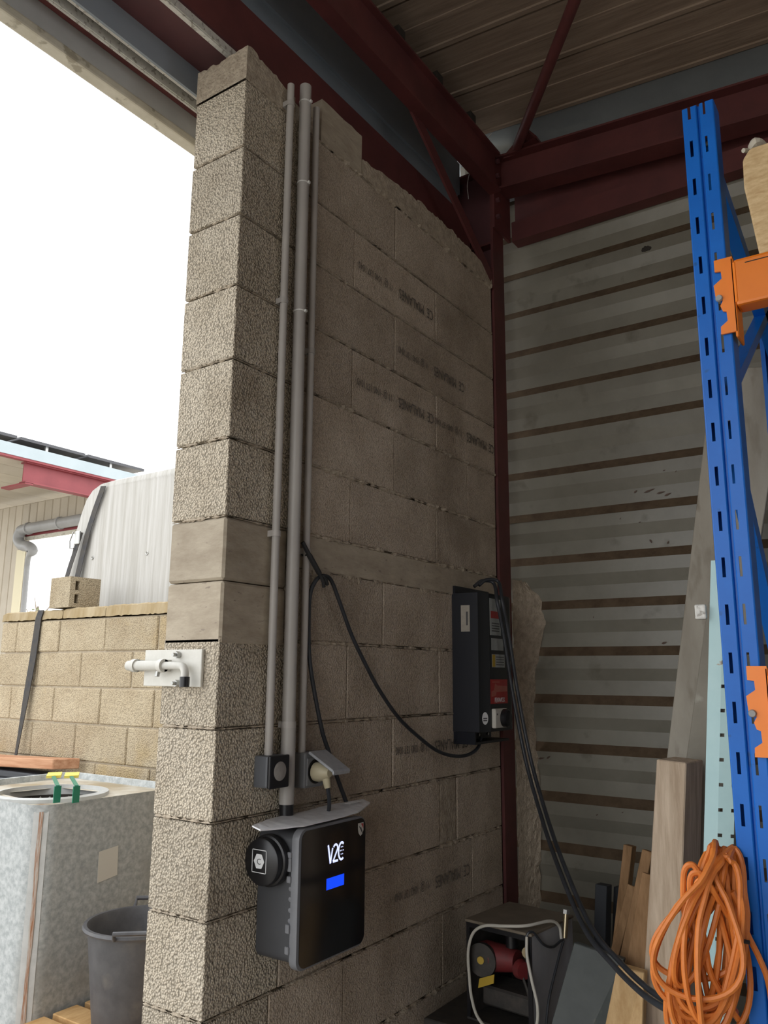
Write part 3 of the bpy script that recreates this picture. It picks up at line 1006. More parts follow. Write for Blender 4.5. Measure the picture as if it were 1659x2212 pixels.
# pale rating plate on the left flank
fa = Vector((.015 / 1., 0, 0))
dl = Vector((.099, .008, 0)).normalized()
fn2 = Vector((.008, -.099, 0)).normalized()
pc = Vector((.001, 1.132, 0)) + dl * .052
rp = MB()
rp.quadslab([pc - dl * .017 + V(0, 0, 1.535) + fn2 * .0006, pc + dl * .017 + V(0, 0, 1.535) + fn2 * .0006, pc + dl * .017 + V(0, 0, 1.628) + fn2 * .0006, pc - dl * .017 + V(0, 0, 1.628) + fn2 * .0006], fn2 * .0005)
rp = rp.build('rating_plate', 'stickerp', t)
rq = MB()
rq.quadslab([pc + dl * .003 + V(0, 0, 1.557) + fn2 * .0012, pc + dl * .010 + V(0, 0, 1.557) + fn2 * .0012, pc + dl * .010 + V(0, 0, 1.605) + fn2 * .0012, pc + dl * .003 + V(0, 0, 1.605) + fn2 * .0012], fn2 * .0004)
rq.build('barcode', 'print', rp)

# ---- cables along the wall
cp = [(.035, .475, 1.035), (.03, .44, 1.10), (.028, .40, 1.175), (.026, .372, 1.23), (.024, .335, 1.34), (.020, .316, 1.43), (.018, .312, 1.52), (.020, .312, 1.595), (.026, .326, 1.635), (.030, .352, 1.652),
      (.030, .390, 1.645), (.030, .430, 1.590), (.028, .494, 1.497), (.028, .560, 1.420), (.028, .638, 1.339), (.030, .74, 1.255), (.034, .847, 1.193), (.040, .96, 1.14), (.046, 1.068, 1.116), (.052, 1.15, 1.116), (.056, 1.21, 1.135), (.056, 1.235, 1.168)]
tag(MB().tube(smoothpath(cp, 6), .0058, 10).build('hanging_cable', 'cable', smooth=True), 'black cable looped over a strap and sagging along the wall to the battery charger', 'cable')
t = thing('cable_strap', (.03, .29, 1.72), 'black plastic strap tied round a conduit, holding up the cable loop', 'strap')
MB().tube(smoothpath([(.030, .262, 1.735), (.034, .285, 1.705), (.036, .312, 1.675), (.040, .340, 1.640), (.038, .350, 1.620)]), [.006] * 9 + [.0075] * 12 + [.005] * 12, 8).build('band', 'rubber', t, smooth=True)
MB().tube([(.030 + .013 * math.cos(a * math.pi / 8) - .012, .287 + .0, 1.712 + .010 * math.sin(a * math.pi / 8)) for a in range(16)], .003, 6, closed=True).build('knot', 'rubber', t, smooth=True)
MB().tube([(.040, .335, 1.652), (.044, .352, 1.640), (.040, .362, 1.628)], .005, 6).build('tail', 'rubber', t, smooth=True)


def twin(off, label):
    pts = [(.055, 1.20, 1.700), (.075, 1.225, 1.722), (.105, 1.26, 1.715), at(1074, 1300, 0, .138), at(1084, 1350, 0, .142), at(1094, 1410, 0, .148)]
    pts += [at(1108, 1500, 0, .160), at(1135, 1640, 0, .20), at(1168, 1760, 0, .29), at(1205, 1870, 1, 1.02), at(1262, 2005, 1, .80), at(1325, 2085, 1, .60), at(1380, 2140, 1, .44), at(1425, 2172, 1, .32), at(1480, 2200, 1, .26)]
    pts = [Vector(p) + Vector(off) for p in pts]
    return tag(MB().tube(smoothpath(pts, 6), .0066, 10).build('charging_cable', 'cable', smooth=True), label, 'cable', 'twin charging cables')


twin((0, 0, 0), 'left one of the thick black twin cables hanging from the battery charger')
twin((.0135, .012, .005), 'right one of the thick black twin cables hanging from the battery charger')

# ---- door bolt on the pillar end
t = thing('door_bolt', (-.15, -.01, 1.35), 'white painted sliding bolt on a steel plate at the pillar end', 'bolt')
MB().box(-.257, -.048, -.010, -.0005, 1.350, 1.440).build('plate', 'boltpaint', t, bevel=.0015)
MB().cyl((-.292, -.032, 1.4005), (-.16, -.032, 1.4005), .0125, 16).build('barrel', 'boltpaint', t, smooth=True)
for x in (-.272, -.17):
    MB().cyl((x, -.032, 1.4005), (x + .014, -.032, 1.4005), .0165, 18).build('guide_ring', 'boltpaint', t, smooth=True)
    MB().box(x, x + .014, -.030, -.010, 1.386, 1.415).build('guide_foot', 'boltpaint', t)
MB().tube(smoothpath([(-.168, -.032, 1.4005), (-.11, -.032, 1.4005), (-.088, -.033, 1.398), (-.077, -.035, 1.386), (-.075, -.036, 1.372)]), .0095, 12).build('rod', 'boltpaint', t, smooth=True)
MB().cyl((-.075, -.036, 1.374), (-.0745, -.0365, 1.350), .0120, 14).build('grip', 'black', t, smooth=True)
for (x, z) in ((-.128, 1.427), (-.125, 1.358)):
    MB().cyl((x, -.010, z), (x, -.022, z), .0085, 6).build('nut', 'steel', t)
    MB().cyl((x, -.022, z), (x, -.032, z), .0045, 8).build('stud', 'steel', t)
MB().cyl((-.178, -.032, 1.386), (-.178, -.034, 1.374), .006, 8).build('stop_screw', 'steel', t)

# ================================================================== outside
# ---- low block wall
wo = MB().box(-3.44, -.62, 1.508, 1.692, 0, 1.69)
wo = struct('wall_outside', wo, 'mortar_out')
evx = [-3.32, -2.88, -2.45, -2.005, -1.56, -1.12]
odx = [-3.07, -2.65, -2.20, -1.76, -1.32, -.88]
zo = [0, .1, .30, .50, .70, .90, 1.10, 1.30, 1.50, 1.69]
for k in range(len(zo) - 1):
    js = odx if (len(zo) - 2 - k) % 2 else evx
    xs = [-3.49] + js + [-.6]
    for a, b in zip(xs[:-1], xs[1:]):
        j = random.uniform(-.003, .003)
        block(a + .003, b - .003, 1.5 + j, 1.7, zo[k] + .004, zo[k + 1] - .004, 'block_out', wo, bev=.006)
for (a, b, z1) in ((-3.49, -2.86, 1.752), (-2.855, -2.46, 1.758), (-2.455, -.6, 1.760)):
    n = int((b - a) / .02)
    cap = MB()
    vs, fs = [], []
    for i in range(n + 1):
        x = a + (b - a) * i / n
        zz = z1 + random.uniform(-.003, .002) - (.010 if i in (0, n) else 0)
        lo = 1.694 + random.uniform(0, .006)
        vs += [(x, 1.497 + random.uniform(-.003, .002), lo), (x, 1.500, zz - .006), (x, 1.512, zz), (x, 1.69, zz), (x, 1.70, lo)]
    for i in range(n):
        for k in range(4):
            fs.append((i * 5 + k, i * 5 + k + 1, i * 5 + 5 + k + 1, i * 5 + 5 + k))
    fs += [(0, 1, 2, 3, 4), tuple(n * 5 + k for k in (4, 3, 2, 1, 0))]
    cap.add(vs, fs).build('cap_block', 'capstain', wo)

# ---- hollow block standing on the wall
hb = thing('hollow_block', (-2.80, 1.56, 1.757), 'loose beige hollow block standing on the low outside wall', 'block')
ph = math.radians(2)
ux, uy = Vector((-math.cos(ph), math.sin(ph), 0)), Vector((math.sin(ph), math.cos(ph), 0))
c0 = Vector((-2.79, 1.485, 1.762))
H_ = .182
Wd, Ln = .205, .205
hm = MB()
# shell: four sides, top and bottom, with two slots cut through the long face near the corner
hm.quadslab([c0, c0 + ux * Wd, c0 + ux * Wd + uy * .03, c0 + uy * .03], (0, 0, H_))
f0 = .034
f1 = .060
for (s0, s1, z0, z1) in ((.03, f0, 0, H_), (f1, Ln, 0, H_), (f0, f1, 0, .025), (f0, f1, .078, .104), (f0, f1, .157, H_)):
    hm.quadslab([c0 + uy * s0 + V(0, 0, z0), c0 + uy * s0 + ux * Wd + V(0, 0, z0), c0 + uy * s1 + ux * Wd + V(0, 0, z0), c0 + uy * s1 + V(0, 0, z0)], (0, 0, z1 - z0))
hm.quadslab([c0 + uy * f0 + ux * .09, c0 + uy * f0 + ux * .13, c0 + uy * f1 + ux * .13, c0 + uy * f1 + ux * .09], (0, 0, H_))
hm.build('shell', 'block_out', hb)

# ---- tarpaulin covered load behind the wall
tp = MB()
prof = [(-3.46, 0), (-3.45, 1.4), (-3.425, 2.0), (-3.37, 2.32), (-3.325, 2.46), (-3.28, 2.545), (-3.22, 2.605), (-3.13, 2.638), (-3.0, 2.648), (-2.4, 2.652), (-1.5, 2.65), (-.7, 2.65), (-.62, 2.60), (-.6, 2.5), (-.6, 0)]
ysec = [(1.88, -.05), (1.885, -.015), (1.91, 0.), (2.2, .004), (2.8, .0), (3.0, -.06)]
vs, fs = [], []
cx, cz_ = -2., 1.4
for (yy, sh) in ysec:
    for (x, z) in prof:
        if z > 0:
            d = Vector((x - cx, (z - cz_))).normalized()
            x, z = x + d.x * sh, z + d.y * sh
        vs.append((x, yy + (random.uniform(-.006, .006) if z > 0 else 0), z))
n = len(prof)
for i in range(len(ysec) - 1):
    for k in range(n - 1):
        fs.append((i * n + k, i * n + k + 1, i * n + n + k + 1, i * n + n + k))
fs += [tuple(range(n)), tuple(reversed([(len(ysec) - 1) * n + k for k in range(n)]))]
t = thing('covered_load', (-2, 2.4, 0), 'tall load under a pale streaked tarpaulin behind the low outside wall', 'tarpaulin')
MB().add(vs, fs).build('tarpaulin', 'tarp', t, smooth=True)
for (px, py) in ((200, 1205), (318, 1195)):
    p_ = at(px, py, 1, 1.88)
    MB().lathe((p_.x, 1.878, p_.z), [(.006, -.001), (.011, -.003), (.014, 0)], 12, axis='y').build('eyelet', 'steel', t)


def ribbon(pts, wd, th, side):
    mb = MB()
    vs, fs = [], []
    side = Vector(side)
    for p in pts:
        p = Vector(p)
        for (a, b) in ((-1, 0), (1, 0), (1, 1), (-1, 1)):
            vs.append(p + side * wd / 2 * a + Vector((0, -th, 0)) * b)
    for i in range(len(pts) - 1):
        for k in range(4):
            fs.append((i * 4 + k, i * 4 + (k + 1) % 4, i * 4 + 4 + (k + 1) % 4, i * 4 + 4 + k))
    fs += [(0, 1, 2, 3), tuple(len(pts) * 4 - 4 + k for k in (3, 2, 1, 0))]
    return mb.add(vs, fs)


t = thing('ratchet_strap', (-3.2, 1.87, 1.8), 'black ratchet strap running down over the tarpaulin', 'strap')
pa = [at(224, 1050, 1, 1.868), at(206, 1100, 1, 1.866), at(190, 1150, 1, 1.862), at(178, 1200, 1, 1.858), at(166, 1252, 1, 1.85), at(160, 1290, 1, 1.84)]
ribbon(pa, .052, .003, (1, 0, -.1)).build('webbing', 'strap', t)
pb = [at(176, 1150, 1, 1.852), at(166, 1180, 1, 1.848), at(152, 1222, 1, 1.842), at(140, 1262, 1, 1.83)]
ribbon(pb, .042, .003, (1, 0, -.2)).build('loose_end', 'strap', t)
rc = at(170, 1165, 1, 1.850)
MB().box(rc.x - .03, rc.x + .025, 1.835, 1.849, rc.z - .035, rc.z + .055).build('ratchet', 'steel', t, bevel=.004)
MB().tube([(rc.x - .035, 1.83, rc.z + .05), (rc.x - .06, 1.825, rc.z - .01), (rc.x - .055, 1.825, rc.z - .06), (rc.x - .02, 1.83, rc.z - .065)], .005, 6).build('handle', 'steel', t)
sp = [at(90, 1318, 1, 1.494), at(84, 1335, 1, 1.490), at(72, 1420, 1, 1.484), at(58, 1500, 1, 1.474), at(44, 1580, 1, 1.462), at(34, 1636, 1, 1.455)]
vsp = MB()
vs, fs = [], []
for i, p in enumerate(sp):
    wd = (.055, .058, .062, .056, .034, .022)[i]
    for (a, b) in ((-1, 0), (1, 0), (1, 1), (-1, 1)):
        vs.append(p + V(wd / 2 * a, -.004 * b, 0))
for i in range(len(sp) - 1):
    for k in range(4):
        fs.append((i * 4 + k, i * 4 + (k + 1) % 4, i * 4 + 4 + (k + 1) % 4, i * 4 + 4 + k))
vsp.add(vs, fs)
tag(vsp.build('hanging_strap', 'strap'), 'worn black strap hanging down the face of the low outside wall', 'strap')

# ---- plank behind the tank
q = MB().hexa([(-3.7, 1.30, .835), (-2.60, 1.34, .868), (-2.53, 1.46, .868), (-3.7, 1.46, .835), (-3.7, 1.30, .885), (-2.60, 1.34, .922), (-2.53, 1.46, .922), (-3.7, 1.46, .885)])
tag(q.build('rough_plank', 'redwood', bevel=.004), 'short reddish rough plank resting behind the galvanised tank', 'plank')
q = MB()
q.box(-3.6, -2.75, 1.34, 1.46, .0, .80)
q.box(-3.62, -2.70, 1.33, 1.47, .80, .834)
tag(q.build('plank_support', 'darkpost', bevel=.006), 'dark trestle under the reddish plank', 'trestle')

# ---- galvanised tank
TX0, TX1, TY0, TY1, TH = -2.33, -1.442, .515, 1.262, .88
t = thing('water_tank', ((TX0 + TX1) / 2, (TY0 + TY1) / 2, 0), 'large galvanised steel tank with rusty corner seam and open round hatch', 'tank')
tcx, tcy = (TX0 + TX1) / 2, (TY0 + TY1) / 2
rr_ = rrect(TX1 - TX0, TY1 - TY0, .09, 8)
n = len(rr_)
mbd = MB()
secs = [(0.02, 1.), (.85, 1.), (.875, 1.006), (.885, 1.008), (.882, .992), (.855, .985)]
vs, fs = [], []
for (z, s) in secs:
    for (u, v) in rr_:
        vs.append((tcx + u * s, tcy + v * s, z))
for i in range(len(secs) - 1):
    for k in range(n):
        fs.append((i * n + k, i * n + (k + 1) % n, i * n + n + (k + 1) % n, i * n + n + k))
fs.append(tuple(reversed(range(n))))
mbd.add(vs, fs)
mbd.build('shell', 'tank', t, smooth=True)
hc = at(112, 1724, 2, .86)
hx, hy, hr = max(hc.x, TX0 + .3), max(min(hc.y, TY1 - .3), TY0 + .30), .21
hx, hy = -1.80, .80
top = MB()
vs, fs = [], []
for (u, v) in rr_:
    vs.append((tcx + u * .985, tcy + v * .985, .855))
for k in range(n):
    u, v = rr_[k]
    a = math.atan2(v + tcy - hy, u + tcx - hx)
    vs.append((hx + hr * math.cos(a), hy + hr * math.sin(a), .866))
for k in range(n):
    fs.append((k, (k + 1) % n, n + (k + 1) % n, n + k))
top.add(vs, fs)
top.build('top_plate', 'tanktop', t, smooth=True)
MB().lathe((hx, hy, .866), [(hr + .03, -.004), (hr + .028, .012), (hr, .016), (hr - .004, -.04)], 40).build('hatch_ring', 'seam', t, smooth=True)
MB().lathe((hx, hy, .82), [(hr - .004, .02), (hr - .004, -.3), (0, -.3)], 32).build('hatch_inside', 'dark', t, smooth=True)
# corner seam with rust
se = MB()
ang = math.radians(-45)
pc = Vector((TX1 - .09, TY0 + .09, 0))
for (w_, m_, off, nm) in ((.055, 'seam', .0015, 'seam_band'), (.016, 'rust', .004, 'rust_streak')):
    vs, fs = [], []
    for i in range(15):
        z = .03 + .83 * i / 14
        for k in (-1, 0, 1):
            a = ang + k * w_ / .09 / 2 * (1 if m_ == 'seam' else random.uniform(.6, 1.2))
            vs.append((pc.x + (.09 + off) * math.cos(a), pc.y + (.09 + off) * math.sin(a), z))
    for i in range(14):
        for k in range(2):
            fs.append((i * 3 + k, i * 3 + k + 1, i * 3 + 4 + k, i * 3 + 3 + k))
    MB().add(vs, fs).build(nm, m_, t, smooth=True)
l0, l1_ = at(213, 1840, 0, TX1), at(252, 1893, 0, TX1)
lb = MB().prism([(TX1 + .0015, l0.y, l0.z), (TX1 + .0015, l1_.y - .004, l0.z + .010), (TX1 + .0015, l1_.y, l1_.z + .006), (TX1 + .0015, l0.y + .002, l1_.z - .008)], (.0012, 0, 0))
lb.build('paper_label', 'stickerw', t)


def hook(px0, px1, label):
    p0 = at(px0, 1734, 2, .886)
    p1 = p0 + V(0, 0, .062)
    p2 = p1 + V(-.18, .10, .012)
    p3 = p2 + V(-.10, .075, .0)
    t_ = thing('tank_hook', p0, label, 'hook', 'green hooks on the tank')
    MB().bar(p0, p1, (.0, .030, 0), (.004, 0, 0)).build('plate', 'green', t_)
    sd = Vector((.55, .85, 0)).normalized() * .014
    MB().bar(p1, p2, sd, (0, 0, .006)).build('arm', 'green', t_)
    MB().bar(p2, p3, sd * 4, (0, 0, .010)).build('pad', 'yellowpad', t_)
    return t_


hook(122, 0, 'green hook with a yellow pad on the tank rim, nearer the seam')
hook(163, 0, 'green hook with a yellow pad on the tank rim, nearer the pillar')

# ---- pallet and bucket
t = thing('pallet', (-1.05, .75, 0), 'worn wooden pallet under the black bucket', 'pallet')
for k in range(6):
    y0 = .36 + k * .135
    MB().box(-1.425 + random.uniform(-.01, .01), -.45, y0, y0 + .105, .122, .145).build('deck_board', 'palletwood', t, bevel=.003)
for x in (-1.40, -.95, -.55):
    MB().box(x, x + .09, .38, 1.12, .022, .121).build('bearer', 'palletwood', t)
for x in (-1.40, -.95, -.55):
    MB().box(x, x + .09, .38, 1.12, 0, .021).build('bottom_board', 'palletwood', t)
bc = Vector((-1.10, .745, .147))
t = thing('bucket', bc, 'black plastic builder bucket with two rim handles, half hidden by the pillar', 'bucket')
MB().lathe(bc, [(0, 0), (.145, 0), (.150, .012), (.158, .08), (.186, .32), (.188, .328), (.202, .329), (.206, .336), (.202, .345), (.190, .345), (.184, .335), (.152, .05), (.142, .02), (0, .018)], 44).build('body', 'bucket', t, smooth=True)
dv = Vector((.66, -.75, 0)).normalized()
sv = Vector((.75, .66, 0)).normalized()
for s in (1, -1):
    o_ = bc + dv * (.200 * s) + V(0, 0, .338)
    e_ = o_ + dv * .030 * s + V(0, 0, .026)
    MB().tube([o_ - sv * .058, e_ - sv * .056, e_ + sv * .056, o_ + sv * .058], .0085, 8).build('handle', 'bucket', t, smooth=True)

# ---- hall across the yard
BY = 6.0
bt = thing('warehouse', (at(20, 1200, 1, BY).x, BY, 0), 'beige clad hall across the yard with red roof beam and grey downpipe', 'building')
A = lambda px, py, d=0.: at(px, py, 1, BY + d)
xl = A(-220, 1200).x
xo = A(52, 1250).x
ze = A(255, 1038).z
zh = A(110, 1155).z
xe = A(262, 1040).x
zu = 4.1


def ribbed(x0, x1, z0, z1, name):
    n = max(2, int((x1 - x0) / .19))
    for i in range(n):
        a = x0 + (x1 - x0) * i / n
        b = x0 + (x1 - x0) * (i + 1) / n
        MB().box(a + .004, b - .004, BY - .02, BY + .04, z0, z1).build(name, 'cladding', bt, bevel=.012)


ribbed(xl, xo, 0, zu, 'cladding_panel')
ribbed(xo + .01, xe, zh, zu, 'cladding_panel')
MB().box(xo - .20, xo + .0, BY - .05, BY - .022, 0, A(40, 1190).z).build('corner_trim', 'trimcream', bt)
MB().box(xo + .02, xe, BY - .06, BY - .021, zh - .05, zh + .01).build('door_head', 'lip', bt)
MB().box(xo + .02, xe, BY - .07, BY - .025, zh + .012, zh + .05).build('door_rail', 'redfar', bt)
# roof edge runs towards the viewer
ry0 = at(-60, 935, 0, xe).y
zf0 = at(100, 1000, 0, xe).z
zt_ = at(100, 975, 0, xe).z
ry0 = min(ry0, 2.2)
MB().box(xe - .10, xe, ry0, BY + 1.2, zf0, zt_).build('roof_edge', 'roofwhite', bt)
MB().box(xe - .10, xe - .01, ry0, BY + 1.0, zf0 - .03, zf0).build('edge_angle', 'redfar', bt)
for k in range(9):
    MB().box(xe - .101 - (k + 1) * .5, xe - .109 - k * .5, ry0, BY + 1.2, zf0 + .01, zt_ - .01).build('soffit_panel', 'cladding', bt)
ibm = MB()
bz1, bz0 = at(120, 1022, 0, xe - .12).z, at(120, 1056, 0, xe - .12).z
by0 = at(48, 1040, 0, xe - .12).y
ibeam(ibm, (xe - .12, by0, (bz0 + bz1) / 2 + .02), (xe - .12, BY - .03, (bz0 + bz1) / 2 + .02), bz1 - bz0 + .07, .14, (0, 0, 1), (1, 0, 0), tf=.02, tw=.015)
ibm.build('roof_beam', 'redfar', bt)
MB().box(xe - .62, xe - .05, by0, by0 + .12, bz0 - .035, bz0 - .01).build('cross_beam', 'redfar', bt)
pz = A(110, 1132).z
MB().tube(smoothpath([A(230, 1108, -.16), A(175, 1122, -.16), A(60, 1142, -.16), A(44, 1150, -.16), A(40, 1166, -.16), A(48, 1178, -.16), A(62, 1181, -.17), A(70, 1190, -.17), A(62, 1202, -.16), A(58, 1230, -.1), A(52, 1300, -.1), A(48, 1345, -.1)], 5), [.085] * 36 + [.075, .065, .055, .045] + [.042] * 16, 14).build('downpipe', 'pipegrey', bt, smooth=True)
for px in (62, 130):
    p_ = A(px, 1142 - (px - 60) * .175, -.16)
    MB().tube([p_ - V(.02, 0, 0), p_ + V(.02, 0, 0)], .10, 14).build('pipe_collar', 'pipegrey', bt, smooth=True)
for k in range(4):
    y0 = ry0 + .1 + k * 1.05
    MB().hexa([(xe - 1.9, y0, zt_ + .12), (xe - .06, y0, zt_ + .09), (xe - .06, y0 + 1.0, zt_ + .09), (xe - 1.9, y0 + 1.0, zt_ + .12),
               (xe - 1.9, y0, zt_ + .16), (xe - .06, y0, zt_ + .13), (xe - .06, y0 + 1.0, zt_ + .13), (xe - 1.9, y0 + 1.0, zt_ + .16)]).build('solar_panel', 'solar', bt)
    MB().box(xe - .14, xe - .10, y0 + .4, y0 + .44, zt_, zt_ + .092).build('panel_bracket', 'steel', bt)

# ---- thin tree far behind
tb = at(80, 1330, 1, 14)
t = thing('tree', (tb.x, 14, 0), 'sparse pale green tree far behind the low outside wall', 'tree')
tr = MB().tube([(tb.x, 14, 0), (tb.x + .1, 14, tb.z * .5), (tb.x, 14, tb.z + .3)], [.12, .08, .04], 7)
for k in range(9):
    a = random.uniform(0, 6.28)
    tr.tube([(tb.x, 14, tb.z * .6 + k * .15), (tb.x + .8 * math.cos(a), 14 + .8 * math.sin(a), tb.z * .6 + .5 + k * .18)], [.03, .01], 5)
tr.build('trunk', 'bark', t)
lv = MB()
for k in range(420):
    a, r_ = random.uniform(0, 6.28), abs(random.gauss(0, .5))
    p_ = Vector((tb.x + r_ * math.cos(a), 14 + r_ * math.sin(a), tb.z * .62 + random.uniform(0, 1.0) * (1.5 - r_ * .5)))
    u_ = Vector((random.uniform(-1, 1), random.uniform(-1, 1), random.uniform(-1, 1))).normalized() * .07
    v_ = u_.orthogonal().normalized() * .035
    lv.add([p_ - u_, p_ + v_, p_ + u_, p_ - v_], [(0, 1, 2, 3)])
tag(lv.build('crown', 'leaf', t), kind='stuff')

# ================================================================== the rack side
RX0, RX1, RY = 1.080, 1.148, .300
PITS, SLH = .0938, .040
SL0 = 1.524 - SLH                        # bottom of one slot


def upright_mesh(ytop=2.640):
    """C-section upright with a grooved front and two columns of slots"""
    mb = MB()
    th = .0022
    xa = 0.
    slots = []
    z = SL0
    while z > .05:
        z -= PITS
    while z < ytop:
        slots.append((z, z + SLH))
        z += PITS

    def strip(x0, x1, sx0, sx1):
        # vertical margins
        for (a, b) in ((x0, sx0), (sx1, x1)):
            mb.box(a, b, 0, th, 0, ytop)
        zz = 0
        for (a, b) in slots:
            mb.box(sx0, sx1, 0, th, zz, min(a, ytop))
            zz = b
        if zz < ytop:
            mb.box(sx0, sx1, 0, th, zz, ytop)
    strip(.003, .0295, .0125, .0190)
    strip(.0395, .065, .0450, .0500)
    # rounded outer corners, groove, side walls, back lips
    for s, xc in ((-1, .003), (1, .065)):
        mb.prism([(xc, 0, 0), (xc + s * .002, .0008, 0), (xc + s * .003, .003, 0), (xc + s * .0008, .003, 0), (xc, .0022, 0)], (0, 0, ytop))
    mb.prism([(.0295, 0, 0), (.0315, .0015, 0), (.033, .008, 0), (.036, .008, 0), (.0375, .0015, 0), (.0395, 0, 0), (.0395, th, 0), (.0385, .003, 0), (.0368, .0102, 0), (.0322, .0102, 0), (.0305, .003, 0), (.0295, th, 0)], (0, 0, ytop))
    mb.box(.0, .0022, .003, .055, 0, ytop)
    mb.box(.0658, .068, .003, .055, 0, ytop)
    mb.box(.0022, .012, .0528, .055, 0, ytop)
    mb.box(.056, .0658, .0528, .055, 0, ytop)
    return mb


rk = thing('pallet_rack', (1.114, .3, 0), 'blue steel pallet rack with orange beams standing along the metal wall', 'rack')
u0 = upright_mesh()
m0 = MB()
m0.v = [(x + RX0, y + RY, z) for (x, y, z) in u0.v]
m0.f, m0.mi = u0.f, u0.mi
m0.build('upright', 'blue', rk)
m1 = MB()
m1.v = [(x + RX0 - .003, 1.20 - y, z) for (x, y, z) in u0.v]
m1.f, m1.mi = [tuple(reversed(f)) for f in u0.f], u0.mi
m1.build('upright', 'blue', rk)
xm = 1.114
for (ya, za, yb_, zb_) in ((.34, 2.56, 1.16, 2.34), (.34, 1.96, 1.16, 2.52), (.34, 1.90, 1.16, .95), (.34, .30, 1.16, .85)):
    d = Vector((0, yb_ - ya, zb_ - za)).normalized()
    MB().bar((xm, ya, za), (xm, yb_, zb_), Vector((0, -d.z, d.y)) * (.026 if ya + zb_ > 2.8 and za < 2 else .045), (.03, 0, 0)).build('brace', 'blue', rk)
for (ya, za) in ((.34, 2.56), (.34, 1.93)):
    MB().cyl((xm - .02, ya, za), (xm + .02, ya, za), .007, 8).build('brace_bolt', 'steel', rk)
for p_ in ((RX0 - .03, RY - .03), (RX0 - .03, 1.12)):
    MB().box(p_[0], p_[0] + .13, p_[1], p_[1] + .12, 0, .006).build('base_plate', 'blue', rk)


def rack_beam(zb, zt):
    zc_ = zt + .012
    b = MB()
    b.box(1.162, 3.9, .286, .336, zb, zt)
    b = b.build('beam', 'orange', rk, bevel=.006, seg=2)
    MB().box(1.185, 3.9, .2855, .288, zt - .014, zt - .012).build('beam_groove', 'dark', b)
    zl = zc_ - .168
    # hooked connector plate, zigzag edge on the slots
    zz = lambda f: zl + f * .168
    L_ = [(1.124, 1.0), (1.124, .845), (1.136, .835), (1.137, .735), (1.120, .665), (1.122, .50), (1.136, .44), (1.130, .375), (1.134, .30), (1.141, .285), (1.142, .16), (1.128, .10), (1.127, .0)]
    poly = [(x, .2925, zz(f)) for x, f in L_] + [(1.160, .2925, zz(0)), (1.160, .2925, zz(1.))]
    cn = MB().prism(poly, (0, .005, 0)).build('connector', 'orange', b)
    MB().box(1.1555, 1.1615, .2925, .352, zl - .012, zc_ - .003).build('connector_side', 'orange', b, bevel=.002)
    MB().box(1.1605, 1.168, .2850, .293, zb + .006, zt - .004).build('weld', 'orange', b, bevel=.003)
    MB().lathe((1.129, .2925, zz(.475)), [(0, -.006), (.006, -.006), (.0075, -.003), (.0075, 0)], 14, axis='y').build('lock_pin', 'pipegrey', b)
    return b


rack_beam(2.138, 2.240)
rack_beam(1.290, 1.392)

# timber lying on the upper beam
q = MB()
tw0, tw1, tz0, tz1 = 1.200, 1.345, 2.2405, 2.492
prof = [(tw0 + .012, tz0), (tw0 + .001, tz0 + .105), (tw0 - .006, tz0 + .165), (tw0 - .004, tz1 - .022), (tw0 + .012, tz1), (tw1, tz1), (tw1, tz0)]
q.prism([(x, .30, z) for x, z in prof], (0, 1.0, 0))
tag(q.build('timber_baulk', 'endgrain', bevel=.004), 'thick pale timber end resting on the upper orange beam', 'timber')
q = MB().tube(smoothpath([(1.198, .31, 2.497), (1.21, .33, 2.505), (1.225, .32, 2.512), (1.24, .36, 2.503)]), [.005] * 8 + [.011] * 8 + [.010] * 8 + [.004], 7)
tag(q.build('rag', 'rag'), 'scrap of pale cloth on top of the timber baulk', 'rag')

# stack of boards behind the rack bay
t = thing('storage_crate', (1.9, .92, 0), 'dark crate under the stacked boards behind the rack upright', 'crate')
for k in range(9):
    MB().box(1.19, 2.6, .745, 1.10, .02 + k * .128, .14 + k * .128).build('crate_plank', 'darkpost', t, bevel=.003)
z = 1.172
ords = ['bottom', 'second lowest', 'third lowest', 'fourth lowest', 'middle', 'fourth from top', 'third from top', 'second from top', 'topmost']
for k in range(9):
    q = MB().box(1.175 + random.uniform(-.012, .012), 2.6, .74 + random.uniform(-.01, .01), 1.10, z, z + .041)
    tag(q.build('stacked_board', 'stackboard', bevel=.002), ords[k] + ' board of the dark stack behind the rack upright', 'board', 'boards stacked behind the rack')
    z += .0455
# ---- panels leaning in the corner
q = MB()
q.quadslab([at(1438, 1700, 1, 1.22), at(1555, 1700, 1, 1.22), at(1692, 797, 1, 1.235), at(1539, 797, 1, 1.235)], (0, .022, 0))
v_ = q.v
# continue it straight down to the floor


def lean_panel(px_top, py_top, px_bot, py_bot, y_top, y_bot, thick, name, m, label, bevel=.002):
    """panel given by its left/right edge pixels at the top and lower down; extended to the floor"""
    tl, tr_ = at(px_top[0], py_top[0], 1, y_top), at(px_top[1], py_top[1], 1, y_top)
    bl, br = at(px_bot[0], py_bot[0], 1, y_bot), at(px_bot[1], py_bot[1], 1, y_bot)

    def down(t_, b_):
        d = b_ - t_
        return t_ + d * ((.002 - t_.z) / d.z)
    fl_, fr_ = down(tl, bl), down(tr_, br)
    return tag(MB().quadslab([fl_, fr_, tr_, tl], (0, thick, 0)).build(name, m, bevel=bevel), label, 'board')


lean_panel((1539, 1700), (797, 790), (1440, 1570), (1640, 1640), 1.235, 1.20, .02, 'leaning_panel', 'greyboard', 'tall grey brown panel leaning behind the rack upright')
lean_panel((1530, 1575), (1300, 1296), (1482, 1545), (1640, 1640), 1.17, 1.13, .02, 'leaning_panel', 'greyboard2', 'narrow dull panel standing between the tall panel and the pale blue steel angle')
